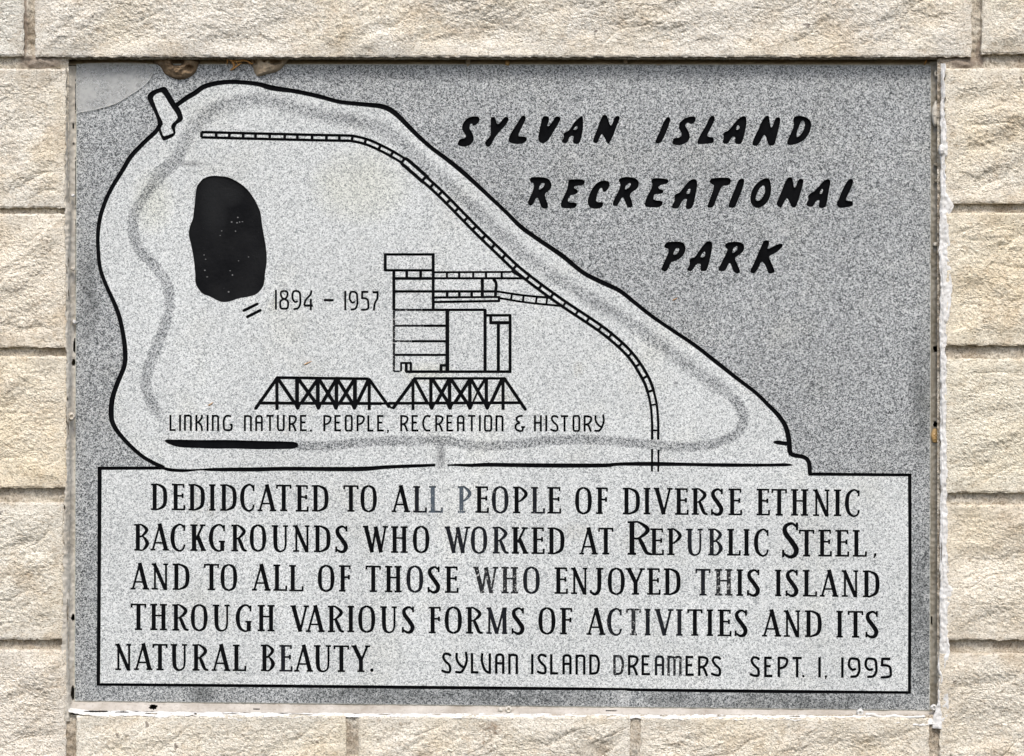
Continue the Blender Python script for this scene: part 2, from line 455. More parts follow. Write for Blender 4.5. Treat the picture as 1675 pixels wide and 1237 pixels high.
# --- round single-line letters
def deco(ch, w, h, t):
    out = []
    a = t / 2
    def ln(x1, y1, x2, y2, wd=t): out.append(stroke([(x1, y1, wd), (x2, y2, wd)]))
    def cv(*p, cap=0): out.append(stroke([(x, y, t) for x, y in p], cap=cap))
    l, r, T, B = a, w - a, a, h - a
    if ch == 'L': ln(l, 0, l, h); ln(0, B, w, B)
    elif ch in 'I1': ln(w / 2, 0, w / 2, h)
    elif ch == 'N':
        ln(l, 0, l, h); cv((l, .18 * h), (.22 * w, T + .8), (.5 * w, T), (.85 * w, T + 1.2), (r, .2 * h), (r, .4 * h)); ln(r, .38 * h, r, h)
    elif ch == 'A':
        ln(l, .2 * h, l, h); cv((l, .4 * h), (l, .2 * h), (.22 * w, T + .9), (.5 * w, T), (.78 * w, T + .9), (r, .2 * h), (r, .4 * h)); ln(r, .38 * h, r, h); ln(l, .48 * h, r, .48 * h)
    elif ch == 'M':
        ln(l, 0, l, h); m = w / 2
        cv((l, .18 * h), (.14 * w, T + .8), (.27 * w, T), (.43 * w, T + 1), (m, .18 * h), (m, .4 * h)); ln(m, .38 * h, m, h)
        cv((m, .18 * h), (.60 * w, T + .8), (.75 * w, T), (.93 * w, T + 1), (r, .2 * h), (r, .4 * h)); ln(r, .38 * h, r, h)
    elif ch == 'K':
        ln(l, 0, l, h); cv((r - .5, 0), (.85 * w, .18 * h), (.5 * w, .40 * h), (l, .5 * h)); cv((.30 * w, .46 * h), (.62 * w, .56 * h), (.82 * w, .75 * h), (r, h))
    elif ch == 'G':
        cv((.86 * w, .09 * h), (.66 * w, T), (.36 * w, .05 * h), (l + .3, .28 * h), (l, .62 * h), (.16 * w, .88 * h), (.5 * w, B), (.84 * w, .90 * h), (r, .76 * h), (r, .58 * h)); ln(.72 * w, .60 * h, w, .60 * h)
    elif ch == 'C':
        cv((w - 1, .10 * h), (.72 * w, T), (.38 * w, .07 * h), (l, .34 * h), (l, .66 * h), (.36 * w, .92 * h), (.72 * w, B), (w - 1, .94 * h))
    elif ch == 'T': ln(0, T, w, T); ln(w / 2, 0, w / 2, h)
    elif ch == 'U':
        ln(l, 0, l, .72 * h); cv((l, .6 * h), (l, .78 * h), (.22 * w, .94 * h), (.5 * w, B), (.8 * w, .94 * h), (r, .78 * h), (r, .6 * h)); ln(r, 0, r, .72 * h)
    elif ch in 'RP':
        ln(l, 0, l, h); ln(l, T, .5 * w, T)
        cv((.4 * w, T), (.7 * w, T + .6), (.95 * w, .14 * h), (.95 * w, .30 * h), (.72 * w, .48 * h), (.38 * w, .56 * h)); ln(l, .575 * h, .42 * w, .545 * h)
        if ch == 'R': cv((.45 * w, .54 * h), (.66 * w, .66 * h), (.82 * w, .85 * h), (.95 * w, h))
    elif ch == 'E': ln(l, 0, l, h); ln(0, T, .92 * w, T); ln(l, .46 * h, .80 * w, .46 * h); ln(0, B, w, B)
    elif ch == 'O':
        cv((.5 * w, T), (.2 * w, .05 * h), (l, .2 * h), (l, .5 * h), (l, .8 * h), (.2 * w, .95 * h), (.5 * w, B))
        cv((.5 * w, T), (.8 * w, .05 * h), (r, .2 * h), (r, .5 * h), (r, .8 * h), (.8 * w, .95 * h), (.5 * w, B))
    elif ch == 'D':
        ln(l, 0, l, h); ln(l, T, .4 * w, T); ln(l, B, .4 * w, B); cv((.35 * w, T), (.7 * w, .09 * h), (r, .32 * h), (r, .6 * h), (.74 * w, .88 * h), (.35 * w, B))
    elif ch == 'S':
        cv((.88 * w, .12 * h), (.66 * w, T), (.30 * w, .06 * h), (.14 * w, .22 * h), (.38 * w, .42 * h), (.78 * w, .60 * h), (r, .78 * h), (.80 * w, .94 * h), (.40 * w, B), (.05 * w, .88 * h), cap=1)
    elif ch == 'H': ln(l, 0, l, h); ln(r, 0, r, h); ln(l, .47 * h, r, .47 * h)
    elif ch == 'V':
        cv((l, 0), (.08 * w, .36 * h), (.28 * w, .72 * h), (.55 * w, .90 * h), (.9 * w, B + .4)); ln(r, 0, r, h + .6)
    elif ch == 'Y':
        cv((l, 0), (.10 * w, .30 * h), (.34 * w, .56 * h), (.72 * w, .74 * h)); cv((r, 0), (.97 * w, .36 * h), (.78 * w, .70 * h), (.48 * w, .94 * h), (.05 * w, B), cap=1)
    elif ch == '&':
        cv((.78 * w, .03 * h), (.45 * w, T), (.18 * w, .14 * h), (.18 * w, .32 * h), (.50 * w, .46 * h)); cv((.50 * w, .46 * h), (.12 * w, .56 * h), (.05 * w, .80 * h), (.35 * w, B), (.72 * w, .94 * h), (.80 * w, .72 * h)); ln(.60 * w, .72 * h, w, .72 * h)
    elif ch in '.': out.append([disc(w / 2, h - a, max(w / 2, 1.4) + .45)])
    elif ch == ',': out.append([disc(w / 2, h - a, max(w / 2, 1.4) + .4)]); ln(.6 * w, h - 1, .2 * w, h + 2.5, 1.5)
    elif ch == '-': ln(0, h / 2, w, h / 2, 3.6)
    elif ch == '8':
        for sg in (-1, 1):
            m = w / 2
            cv((m, T), (m + sg * .30 * w, .10 * h), (m + sg * .34 * w, .26 * h), (m + sg * .18 * w, .42 * h), (m, .45 * h))
            cv((m, .45 * h), (m + sg * .36 * w, .56 * h), (m + sg * (.5 * w - a), .74 * h), (m + sg * .32 * w, .92 * h), (m, B))
    elif ch == '9':
        cv((.58 * w, .57 * h), (.36 * w, .60 * h), (.12 * w, .45 * h), (l, .24 * h), (.22 * w, .07 * h), (.52 * w, T), (.84 * w, .12 * h), (r, .36 * h), (.92 * w, .66 * h), (.70 * w, .90 * h), (.28 * w, B), cap=1)
    elif ch == '4':
        cv((.84 * w, 0), (.72 * w, .22 * h), (.25 * w, .46 * h), (.08 * w, .64 * h), (.05 * w, .78 * h)); ln(0, .775 * h, w, .775 * h, t * 1.2); ln(.76 * w, .44 * h, .76 * w, h)
    elif ch == '5':
        ln(.06 * w, T, .86 * w, T, t * 1.1); ln(.10 * w, 0, .06 * w, .40 * h); cv((.05 * w, .37 * h), (.42 * w, .37 * h), (.80 * w, .45 * h), (r, .66 * h), (.86 * w, .88 * h), (.5 * w, B), (.04 * w, .96 * h), cap=1)
    elif ch == '7':
        ln(0, T + .4, w, T + .4, t * 1.2); cv((r, T), (.82 * w, .36 * h), (.40 * w, .62 * h), (.22 * w, h))
    return [q for st in out for q in st]

# ---------------------------------------------------------------- what is cut into the plaque
ITEMS = []      # dict(name, polys, depth, mat, label)
def item(name, polys, depth=0.0018, mat='paint', label=None, odd=None):
    ITEMS.append(dict(name=name, polys=polys, depth=depth, mat=mat, label=label, odd=odd))

def row(text, font, x0z, scale, spans, ytop, ybase, xr, wear={}, thick=None):
    """spans in zoomed px; ytop/ybase: (value at xr[0], value at xr[1])"""
    chars = [c for c in text if c != ' ']
    assert len(chars) == len(spans), (text, len(chars), len(spans))
    for i, (c, sp) in enumerate(zip(chars, spans)):
        if len(sp) == 3: X0, a, b = sp
        else: X0, (a, b) = x0z, sp
        xa, xb = X0 + a / scale, X0 + b / scale
        f = ((xa + xb) / 2 - xr[0]) / (xr[1] - xr[0])
        yt = ytop[0] + f * (ytop[1] - ytop[0]); yb = ybase[0] + f * (ybase[1] - ybase[0])
        sl = (ybase[1] - ybase[0]) / (xr[1] - xr[0])
        k = 1.0
        if isinstance(wear.get(('big', i)), tuple):
            yt, yb = wear[('big', i)]; k = 1.22
        w, h = xb - xa, yb - yt
        qs = roman(c, w, h, k) if font == 'roman' else deco(c, w, h, thick)
        jx, jy = rng.uniform(-.25, .25), rng.uniform(-.25, .25)
        qs = [[(xa + x + jx, yt + y + jy + sl * (x - w / 2)) for x, y in q] for q in qs]
        nm = 'letter' if c.isalpha() or c == '&' else ('digit' if c.isdigit() else 'punctuation_mark')
        m, lab = wear.get(i, ('paint', None)) if not isinstance(wear.get(i), str) else (wear[i], None)
        item(nm, qs, 0.0014, m, lab)

RM = 3.988
def sp(x0, *v): return [(x0, v[i], v[i + 1]) for i in range(0, len(v), 2)]
row('DEDIDCATED TO ALL PEOPLE OF DIVERSE ETHNIC', 'roman', 0, RM,
    sp(230, 68,173, 203,288, 312,418, 447,490, 520,627, 650,745, 762,885, 885,984, 1011,1093, 1117,1225, 1322,1420, 1434,1540) +
    sp(620, 82,203, 223,310, 327,414, 513,603, 628,714, 737,845, 873,970, 992,1080, 1098,1186, 1279,1387, 1416,1495, 1590,1701) +
    sp(1030, 90,135, 155,280, 295,382, 405,513, 532,610, 643,730, 826,912, 925,1025, 1052,1165, 1195,1303, 1332,1380, 1405,1502),
    (791.6, 801.2), (834.6, 844.6), (248, 1405),
    wear={14: ('paint_faded', 'faded blue grey letter'), 15: ('paint_faded', 'faded blue grey letter'), 13: 'paint_thin', 17: 'paint_thin', 19: 'paint_thin'})
row('BACKGROUNDS WHO WORKED AT REPUBLIC STEEL,', 'roman', 0, RM,
    sp(0, 875,972) + sp(230, 63,185, 195,292, 325,428, 446,552, 592,697, 713,820, 855,963, 995,1103, 1130,1238, 1270,1350, 1450,1615) +
    sp(620, 78,188, 220,327, 428,595, 600,706, 740,848, 866,975, 994,1078, 1100,1208, 1305,1427, 1430,1528, 1620,1785) +
    sp(1030, 133,220, 245,340, 368,478, 512,608, 636,722, 743,782, 812,908, 995,1103, 1105,1205, 1230,1316, 1342,1430, 1455,1545, 1588,1610),
    (857.4, 867.4), (900.7, 910.9), (250, 1400),
    wear={('big', 22): (852.9, 907.6), ('big', 30): (854.9, 912.0), 14: 'paint_thin', 15: 'paint_thin', 16: 'paint_thin', 26: 'paint_thin', 25: 'paint_thin'})
row('AND TO ALL OF THOSE WHO ENJOYED THIS ISLAND', 'roman', 0, RM,
    sp(180, 133,255, 272,380, 409,518, 612,710, 722,830, 925,1048, 1065,1153, 1168,1260, 1355,1463, 1493,1572) +
    sp(590, 33,132, 158,268, 299,408, 437,516, 548,635, 733,897, 918,1028, 1060,1168, 1265,1350, 1372,1480) +
    sp(900, 260,347, 375,485, 492,617, 632,718, 741,850, 948,1045, 1072,1188, 1215,1258, 1285,1367) +
    sp(1050, 868,910, 938,1018, 1050,1141, 1160,1283, 1302,1410, 1441,1549),
    (922.0, 933.4), (964.7, 976.8), (250, 1420),
    wear={12: 'paint_thin', 15: ('paint_worn', 'letter with half its paint worn away'), 16: ('paint_worn', 'letter with half its paint worn away'), 17: 'paint_thin', 25: 'paint_thin', 26: ('paint_worn', 'letter with flaked paint')})
row('THROUGH VARIOUS FORMS OF ACTIVITIES AND ITS', 'roman', 0, RM,
    sp(180, 135,235, 262,373, 405,515, 528,637, 668,780, 820,924, 963,1075, 1175,1298, 1277,1400, 1420,1530, 1548,1592, 1620,1730) +
    sp(590, 128,237, 270,350, 445,525, 549,660, 687,800, 820,957, 985,1067, 1160,1270, 1300,1382) +
    sp(900, 237,362, 372,468, 495,590, 618,655, 680,805, 822,865, 895,993, 1020,1062, 1093,1180, 1203,1285, 1380,1507) +
    sp(1050, 925,1033, 1063,1172, 1268,1312, 1343,1443, 1458,1540),
    (988.0, 999.6), (1030.9, 1042.9), (230, 1400),
    wear={22: 'paint_thin', 23: 'paint_worn', 24: 'paint_thin', 25: 'paint_thin', 26: 'paint_thin', 17: 'paint_thin'})
row('NATURAL BEAUTY.', 'roman', 0, RM,
    sp(180, 33,138, 155,277, 278,375, 395,504, 538,645, 662,785, 801,887, 983,1075, 1103,1187, 1202,1325, 1330,1442, 1458,1558, 1574,1698, 1696,1720),
    (1053.2, 1056.2), (1096.0, 1099.6), (190, 610), wear={8: 'paint_thin'})
row('SYLVAN ISLAND DREAMERS', 'deco', 0, RM,
    sp(700, 92,153, 180,255, 280,330, 348,412, 438,498, 525,588, 672,688, 715,775, 798,850, 878,937, 963,1027, 1052,1120, 1210,1278, 1305,1368, 1395,1450, 1480,1540, 1563,1655) +
    [(1080, 173 / 1.05, 230 / 1.05), (1080, 260 / 1.05, 325 / 1.05), (1080, 352 / 1.05, 418 / 1.05)],
    (1068.0, 1073.6), (1101.4, 1106.2), (730, 1180), thick=3.7, wear={12: ('paint_worn', 'letter with flaked paint'), 15: 'paint_thin', 16: 'paint_worn'})
row('SEPT. 1, 1995', 'deco', 0, 4.1875,
    sp(1080, 617,682, 712,768, 805,872, 905,970, 974,988, 1084,1100, 1128,1142, 1239,1255, 1285,1370, 1400,1487, 1515,1587),
    (1074.0, 1076.4), (1107.4, 1110.0), (1230, 1460), thick=3.8)
row('LINKING NATURE.', 'deco', 0, 4.527,
    sp(260, 78,124, 150,164, 185,242, 270,325, 353,367, 392,445, 473,545, 630,688, 713,768, 795,850, 875,932, 962,1017, 1045,1095, 1120,1132),
    (678.6, 679.2), (705.0, 705.6), (275, 510), thick=2.9)
row('PEOPLE, RECREATION & HISTORY', 'deco', 0, 4.527,
    sp(260, 1217,1272, 1300,1350, 1377,1435, 1465,1520, 1545,1588, 1615,1665) +
    sp(630, 16,28, 113,168, 197,247, 277,340, 372,427, 455,505, 533,588, 615,670, 695,709, 732,792, 817,875, 962,1035, 1103,1160, 1185,1199, 1225,1282, 1302,1357, 1387,1443, 1470,1527, 1552,1622),
    (679.2, 679.4), (705.8, 706.2), (528, 990), thick=2.9)
row('1894 - 1957', 'deco', 0, 6.442,
    sp(390, 386,404, 430,532, 560,660, 690,785, 900,1005, 1118,1136, 1165,1262, 1297,1378, 1412,1475),
    (474.0, 476.4), (506.6, 508.4), (450, 620), thick=2.9)

# brush title letters, traced outlines (zoomed px), optional counters
TITLE = [
 ('S', 740,170,5.583,[(250,130),(235,115),(190,112),(140,128),(105,160),(88,200),(88,235),(105,265),(125,290),(115,312),(90,316),(65,325),(48,355),(48,375),(70,388),(115,392),(160,378),(188,350),(198,315),(185,270),(165,240),(155,215),(165,185),(182,182),(188,205),(220,190),(245,165)],None),
 ('Y', 740,170,5.583,[(348,130),(360,118),(390,120),(405,180),(425,185),(470,125),(495,113),(514,130),(512,155),(475,210),(430,255),(380,320),(350,380),(335,395),(312,390),(296,362),(305,340),(335,305),(350,280),(348,230),(350,180)],None),
 ('L', 740,170,5.583,[(640,103),(665,112),(672,140),(640,205),(600,285),(612,300),(660,298),(680,310),(682,330),(655,360),(600,370),(540,362),(515,345),(513,310),(550,240),(590,180),(620,130)],None),
 ('V', 740,170,5.583,[(825,115),(860,110),(885,125),(880,165),(865,200),(880,205),(915,160),(940,115),(975,115),(990,135),(975,170),(930,245),(885,320),(850,355),(825,362),(795,350),(782,320),(790,260),(805,190)],None),
 ('A', 740,170,5.583,[(1185,105),(1193,125),(1195,220),(1180,300),(1165,355),(1140,370),(1105,362),(1100,340),(1110,298),(1085,292),(1065,310),(1055,350),(1035,362),(1000,355),(1000,330),(1020,305),(1012,275),(1025,262),(1055,250),(1085,215),(1110,170),(1150,130)],[(1140,203),(1145,215),(1130,238),(1105,237),(1110,225),(1128,207)]),
 ('N', 740,170,5.583,[(1385,98),(1410,105),(1420,130),(1440,195),(1455,195),(1475,140),(1495,108),(1525,110),(1530,135),(1490,230),(1470,290),(1440,350),(1425,370),(1410,355),(1395,320),(1365,270),(1350,300),(1325,355),(1305,362),(1282,345),(1290,310),(1325,225),(1350,150),(1370,110)],None),
 ('I', 1040,170,5.583,[(285,118),(310,122),(318,145),(295,220),(265,290),(235,350),(205,365),(175,355),(190,310),(220,250),(250,170)],None),
 ('S', 1040,170,5.583,[(550,130),(535,113),(490,115),(440,135),(405,165),(392,205),(400,240),(420,270),(412,295),(390,310),(350,310),(335,340),(335,370),(380,380),(430,372),(470,350),(495,315),(490,270),(470,230),(452,200),(460,178),(480,172),(500,188),(530,178),(545,155)],None),
 ('L', 1040,170,5.583,[(690,108),(715,110),(725,135),(705,185),(670,250),(650,290),(665,302),(710,305),(715,350),(690,362),(620,368),(565,370),(560,345),(590,280),(640,200),(670,130)],None),
 ('A', 1040,170,5.583,[(965,118),(985,110),(1008,118),(1013,170),(1000,250),(980,330),(960,370),(915,368),(902,350),(910,305),(885,298),(865,325),(840,368),(800,362),(790,345),(805,310),(795,275),(810,258),(850,240),(890,190),(930,140)],[(930,195),(948,205),(945,232),(920,238),(915,220)]),
 ('N', 1040,170,5.583,[(1190,108),(1215,105),(1222,150),(1230,215),(1245,215),(1270,140),(1290,120),(1322,125),(1315,190),(1290,290),(1270,370),(1250,383),(1210,380),(1195,320),(1180,285),(1165,290),(1135,350),(1110,385),(1080,385),(1060,370),(1075,320),(1120,230),(1155,150)],None),
 ('D', 1040,170,5.583,[(1440,130),(1455,112),(1500,108),(1555,120),(1595,150),(1605,195),(1590,260),(1550,320),(1500,355),(1440,375),(1395,378),(1377,362),(1395,310),(1425,250),(1445,200),(1437,160)],[(1525,152),(1540,165),(1545,205),(1520,265),(1480,305),(1465,300),(1475,250),(1500,185),(1512,158)]),
 ('R', 740,170,5.583,[(705,690),(720,668),(790,667),(850,672),(890,695),(908,735),(900,775),(875,800),(845,820),(850,860),(870,910),(875,945),(850,960),(815,952),(800,910),(785,865),(770,855),(755,880),(735,920),(710,935),(690,915),(690,890),(720,830),(745,760),(742,725),(712,715)],[(835,722),(843,735),(828,762),(795,785),(788,778),(800,745),(815,725)]),
 ('E', 740,170,5.583,[(1065,692),(1110,688),(1190,688),(1210,705),(1205,735),(1180,748),(1125,748),(1108,768),(1130,778),(1148,795),(1140,820),(1105,830),(1075,838),(1058,870),(1055,890),(1075,900),(1130,903),(1138,920),(1125,948),(1090,956),(1015,955),(990,940),(990,905),(1015,850),(1045,790),(1055,740),(1058,710)],None),
 ('C', 740,170,5.583,[(1405,700),(1430,708),(1438,735),(1425,775),(1395,808),(1375,798),(1365,765),(1345,775),(1325,820),(1310,880),(1325,898),(1370,895),(1380,915),(1365,948),(1320,960),(1265,955),(1240,925),(1233,885),(1250,830),(1275,775),(1310,730),(1350,705)],None),
 ('R', 740,170,5.583,[(1515,700),(1530,678),(1590,665),(1650,672),(1690,690),(1705,720),(1695,770),(1660,795),(1630,815),(1620,840),(1640,890),(1650,935),(1625,950),(1595,940),(1580,900),(1560,855),(1545,860),(1525,900),(1505,932),(1480,935),(1463,925),(1468,890),(1500,830),(1530,765),(1535,730)],[(1620,720),(1632,735),(1615,762),(1580,785),(1575,770),(1590,740)]),
 ('E', 1040,170,5.583,[(150,685),(180,675),(290,685),(300,705),(290,730),(230,740),(205,760),(215,778),(255,790),(250,815),(215,825),(170,825),(160,860),(170,880),(240,885),(248,910),(230,940),(170,948),(95,942),(80,925),(85,890),(110,830),(145,770),(150,730),(142,705)],None),
 ('A', 1040,170,5.583,[(500,695),(530,683),(558,695),(562,740),(550,820),(530,910),(512,955),(475,965),(455,950),(460,910),(468,870),(445,868),(420,895),(395,945),(370,960),(325,950),(335,920),(358,880),(350,840),(370,822),(400,810),(435,765),(470,720)],[(492,773),(500,785),(490,820),(463,822),(468,800),(480,780)]),
 ('T', 1040,170,5.583,[(680,690),(700,678),(800,672),(855,675),(870,695),(862,735),(835,745),(790,750),(770,790),(740,860),(715,930),(695,950),(655,950),(655,925),(680,860),(705,790),(715,745),(690,730),(672,715)],None),
 ('I', 1040,170,5.583,[(950,685),(985,682),(993,705),(975,780),(945,850),(915,930),(895,952),(850,948),(845,925),(870,860),(905,780),(930,710)],None),
 ('O', 1040,170,5.583,[(1180,678),(1215,680),(1232,715),(1238,790),(1225,860),(1185,920),(1130,950),(1095,952),(1055,920),(1043,870),(1055,800),(1090,740),(1135,700)],[(1160,747),(1175,750),(1182,790),(1170,835),(1140,875),(1115,888),(1095,880),(1095,850),(1115,800),(1140,762)]),
 ('N', 1040,170,5.583,[(1390,672),(1425,668),(1435,700),(1445,765),(1458,765),(1480,700),(1500,682),(1535,690),(1525,745),(1495,850),(1465,940),(1445,950),(1420,940),(1400,890),(1382,860),(1365,880),(1335,940),(1318,952),(1282,920),(1295,880),(1330,800),(1365,710)],None),
 ('A', 1160,270,6.442,[(1215,160),(1255,147),(1278,160),(1280,190),(1262,270),(1245,380),(1230,440),(1190,460),(1155,445),(1155,420),(1165,375),(1145,370),(1120,390),(1095,440),(1060,443),(1022,428),(1030,390),(1045,370),(1040,325),(1065,300),(1110,275),(1155,225)],[(1195,250),(1200,270),(1190,300),(1168,305),(1165,290),(1180,262)]),
 ('L', 1160,270,6.442,[(1480,145),(1510,145),(1522,175),(1490,260),(1450,340),(1440,372),(1470,380),(1510,380),(1520,410),(1505,435),(1450,448),(1390,455),(1355,440),(1342,410),(1365,360),(1400,270),(1440,190)],None),
 ('P', 1070,370,7.283,[(120,225),(150,190),(220,185),(310,183),(355,205),(377,250),(370,310),(330,370),(270,410),(205,430),(190,460),(165,520),(130,545),(95,530),(82,510),(110,450),(145,370),(175,300),(170,270),(120,258)],[(290,262),(300,280),(280,320),(245,345),(228,335),(240,300),(262,265)]),
 ('A', 1070,370,7.283,[(620,185),(650,177),(690,190),(695,240),(680,330),(655,440),(630,525),(600,540),(555,535),(550,510),(558,455),(530,445),(500,460),(470,510),(440,540),(400,535),(390,515),(425,455),(418,410),(445,380),(485,370),(525,310),(575,240)],[(598,303),(610,320),(600,365),(560,375),(555,360),(575,325)]),
 ('R', 1070,370,7.283,[(838,235),(860,200),(930,185),(1000,185),(1060,205),(1077,250),(1065,300),(1020,340),(970,370),(965,395),(990,450),(1025,530),(1020,560),(985,567),(945,545),(925,490),(910,445),(890,445),(870,490),(845,538),(770,535),(765,510),(800,440),(850,340),(875,280),(860,262)],[(985,240),(997,260),(985,290),(940,322),(930,312),(945,265),(965,243)]),
 ('K', 1070,370,7.283,[(1305,172),(1340,165),(1372,180),(1368,220),(1350,265),(1365,272),(1430,235),(1495,208),(1530,212),(1535,235),(1500,280),(1440,325),(1375,355),(1370,380),(1400,440),(1445,545),(1400,568),(1360,565),(1345,520),(1320,460),(1290,425),(1270,435),(1250,490),(1210,550),(1185,568),(1145,550),(1150,515),(1190,440),(1240,320),(1280,230)],None),
]
for i, (c, x0, y0, sc, outer, inner) in enumerate(TITLE):
    o = ccw(chaikin([(x0 + x / sc, y0 + y / sc) for x, y in outer], 2))
    # small hand-cut unevenness
    polys = [o]
    if inner:
        polys.append(ccw(chaikin([(x0 + x / sc, y0 + y / sc) for x, y in inner], 2)))
    item('title_letter', polys, 0.0038, 'paint', None, odd=True)

def seg(x0, y0, sc, rows):
    out = []
    for r_ in rows:
        pts, w = r_[0], r_[1]
        out += stroke([(x0 + x / sc, y0 + y / sc, w / sc + 1.3) for x, y in pts], cap=(len(r_) > 2), smooth=len(pts) > 2)
    return out

# island shoreline
ISL1 = [(268,765),(250.5,757),(230,744.5),(203,719),(185.5,695),(181.8,674),(184.3,650),(191.8,627.5),(203.6,597),(204.4,570.8),(200.6,543.2),(194.3,515.6),(185.5,493),(173,465.5),(164.2,440.4),(161,415.3),(160,387.7),(163,360),(169.3,337.6),(180.5,311.5),(200.6,278.3),(214.4,255.8),(235.7,233.2),(254.5,215.6),(262,204)]
W1 = [5,5,5,5.5,6.5,7.5,7,6.5,6.5,6.5,6,6,5.5,5,5,5,5,5.5,5.5,5.5,6,6.5,6,6,6]
ISL2 = [(289,172),(306.5,159.5),(320,151.5),(333.5,142),(356,136),(383.6,134.2),(420,137.4),(445,144),(482.7,149.5),(520.3,157.5),(555.4,166.7),(595.5,171),(620.6,173.5),(636,178.5),(650.7,189.3),(668.2,206.9),(685.8,224.4),(705.8,242),(731,260.8),(758.5,283),(788.6,310.5),(827.6,347),(851.9,371),(880,391.5),(919,418),(952.8,445.4),(980.4,460),(1013,475.5),(1035.6,493),(1065.7,516.9),(1098.3,539.4),(1135.9,564.5),(1176,595.9),(1206,619.5),(1236.2,642.6),(1257,663),(1272.6,679),(1285,697.7),(1290.5,720.3),(1292,738),(1297,744.3),(1315,748),(1323,756),(1325,775.5)]
W2 = [6,7,7,7,6.5,6,6,7.5,6,6,5.5,6,7,7.5,7,6.5,6,5.5,6,6.5,5.5,5,6,6,6.5,6,6.5,6,5.5,5,4.8,5.2,5.5,5.2,5,5.2,6,6.6,7,7,6,5.6,6,5.5]
shore = stroke([(x, y, w + .8) for (x, y), w in zip(ISL1, W1)], step=4) + stroke([(x, y, w + .8) for (x, y), w in zip(ISL2, W2)], step=4)
shore += stroke([(1266.5,723.3,3),(1272,724,6),(1289,726.3,6)], cap=1)
BASE1 = [(266,765.5,4),(278,768.6,5),(301,770,4.4),(328.5,768.4,2.2),(351,768.3,5),(420,768,6.4),(470,767,6),(583,767.4,7),(633,764.2,5.5),(680,762.2,5),(712,761,4)]
BASE2 = [(732,761,2),(750,760.8,3.6),(771,761.4,5),(796,760.4,6),(840,761,6.2),(915,761.7,6.6),(990.4,761.4,6),(1010.5,759.4,5),(1065.7,759,6.4),(1130,760,5),(1191,761,5.5),(1255,761,4.4),(1285,760.4,4.8),(1297,761,.8)]
shore += stroke(BASE1, step=5) + stroke(BASE2, step=5)
item('shoreline_groove', shore, 0.0022, 'paint')
MK = lambda L: [(230 + x / 11.245, 130 + y / 11.245) for x, y in L]
mk_out = chaikin(MK([(365,150),(420,132),(465,145),(500,190),(560,290),(620,400),(650,440),(720,530),(760,620),(790,745),(630,850),(650,1030),(435,1135),(400,1115),(330,960),(310,760),(245,590),(150,420),(118,340),(130,280),(200,210)]), 1)
mk_in = chaikin(MK([(370,238),(400,250),(450,320),(560,500),(660,640),(685,720),(545,850),(600,970),(595,990),(440,1048),(410,1030),(365,880),(425,820),(330,630),(225,355),(240,310),(300,262)]), 1)
item('footbridge_drawing', [ccw(mk_out), ccw(mk_in)], 0.0022, 'paint', odd=True)
pond = [(321,307),(326,298),(333.5,291),(346,288),(362,288.5),(376,290.5),(394,301),(406,311),(413,321),(420,332.6),(426.3,347.6),(428,365),(432,385),(435,405),(436.8,427.9),(434,448),(432.5,460.5),(430,470.5),(420,482),(405,486.5),(391,488),(377,492.5),(366,495),(356,491.8),(343,485),(331,480.5),(322,469),(319.5,460),(319,450.4),(316.5,422.8),(312,400),(308.4,382.7),(311,369),(316.5,357.6),(317,345),(319,332.6)]
pond = chaikin([(x + rng.uniform(-.6, .6), y + rng.uniform(-.6, .6)) for x, y in pond], 2)
item('pond_recess', [ccw(pond)], 0.0022, 'pond')
stripe = chaikin([(268,721),(272,719.3),(279,719),(330,720),(370,719.6),(420,721.2),(455,721.8),(487.7,723),(487,734.2),(450,735),(420,735.2),(380,733.8),(350,734.3),(320,733),(296,732.2),(284,729.8),(273,725)], 1)
item('shore_bar', [ccw(stripe)], 0.0022, 'paint')
item('dash_mark', stroke([(398.8,508.2,4.4),(421,497.3,4.2)], cap=1), 0.0016, 'paint')
item('dash_mark', stroke([(404.6,518.5,4.4),(426,507.7,4.2)], cap=1), 0.0016, 'paint')
# frame round the dedication
fr = stroke([(163,764,6.4),(162.4,900,5.6),(160.8,1122,5.4)]) + stroke([(160,766.2,5),(270,765.8,4.6)]) + stroke([(1322,775.6,5),(1488,777.2,4.4)])
fr += stroke([(1488,775,5.4),(1488.5,920,4.8),(1487.6,1134.5,4.6)]) + stroke([(158.2,1119.8,4),(420,1122,4.6),(840,1126,4.8),(1020,1127.5,3.6),(1040,1128.6,4.2),(1250,1131,5),(1489.5,1133,4)])
item('frame_groove', fr, 0.0024, 'paint')

# railway line: rails + sleepers
TR = [(329,220.5),(391.6,222.2),(463.3,223.9),(520,225.3),(558.8,226),(577.9,227),(601.8,233),(625.7,243.7),(644.8,254),(661.5,264.5),(678,278.5),(694.9,293.5),(723.5,319.8),(752.8,349.5),(783,380.2),(813.4,409.5),(839.7,434.8),(853.9,446.9),(872,461),(892.3,476.2),(912.5,490.6),(932.6,504.4),(952.7,517.6),(972.7,531.0),(990.2,543.6),(1006.5,557.0),(1022.8,572.0),(1036.6,587.8),(1049,606.6),(1059.6,626.6),(1066.5,649),(1070.2,670.5),(1071.7,695.5),(1071.6,719.5)]
trc = cr([(x, y, 1) for x, y in TR], 2.5)
trc = [(p[0], p[1]) for p in trc]
def offset(pl, d):
    o = []
    for i, p in enumerate(pl):
        a = pl[max(i - 1, 0)]; b = pl[min(i + 1, len(pl) - 1)]
        dx, dy = b[0] - a[0], b[1] - a[1]; l = math.hypot(dx, dy) or 1
        dd = d(p, i) if callable(d) else d
        o.append((p[0] - dy / l * dd, p[1] + dx / l * dd))
    return o
def rail_w(p):
    if 661 < p[0] < 695: return 5.4
    return 4.0 if p[0] < 661 else (4.5 if p[1] < 640 else 3.6)
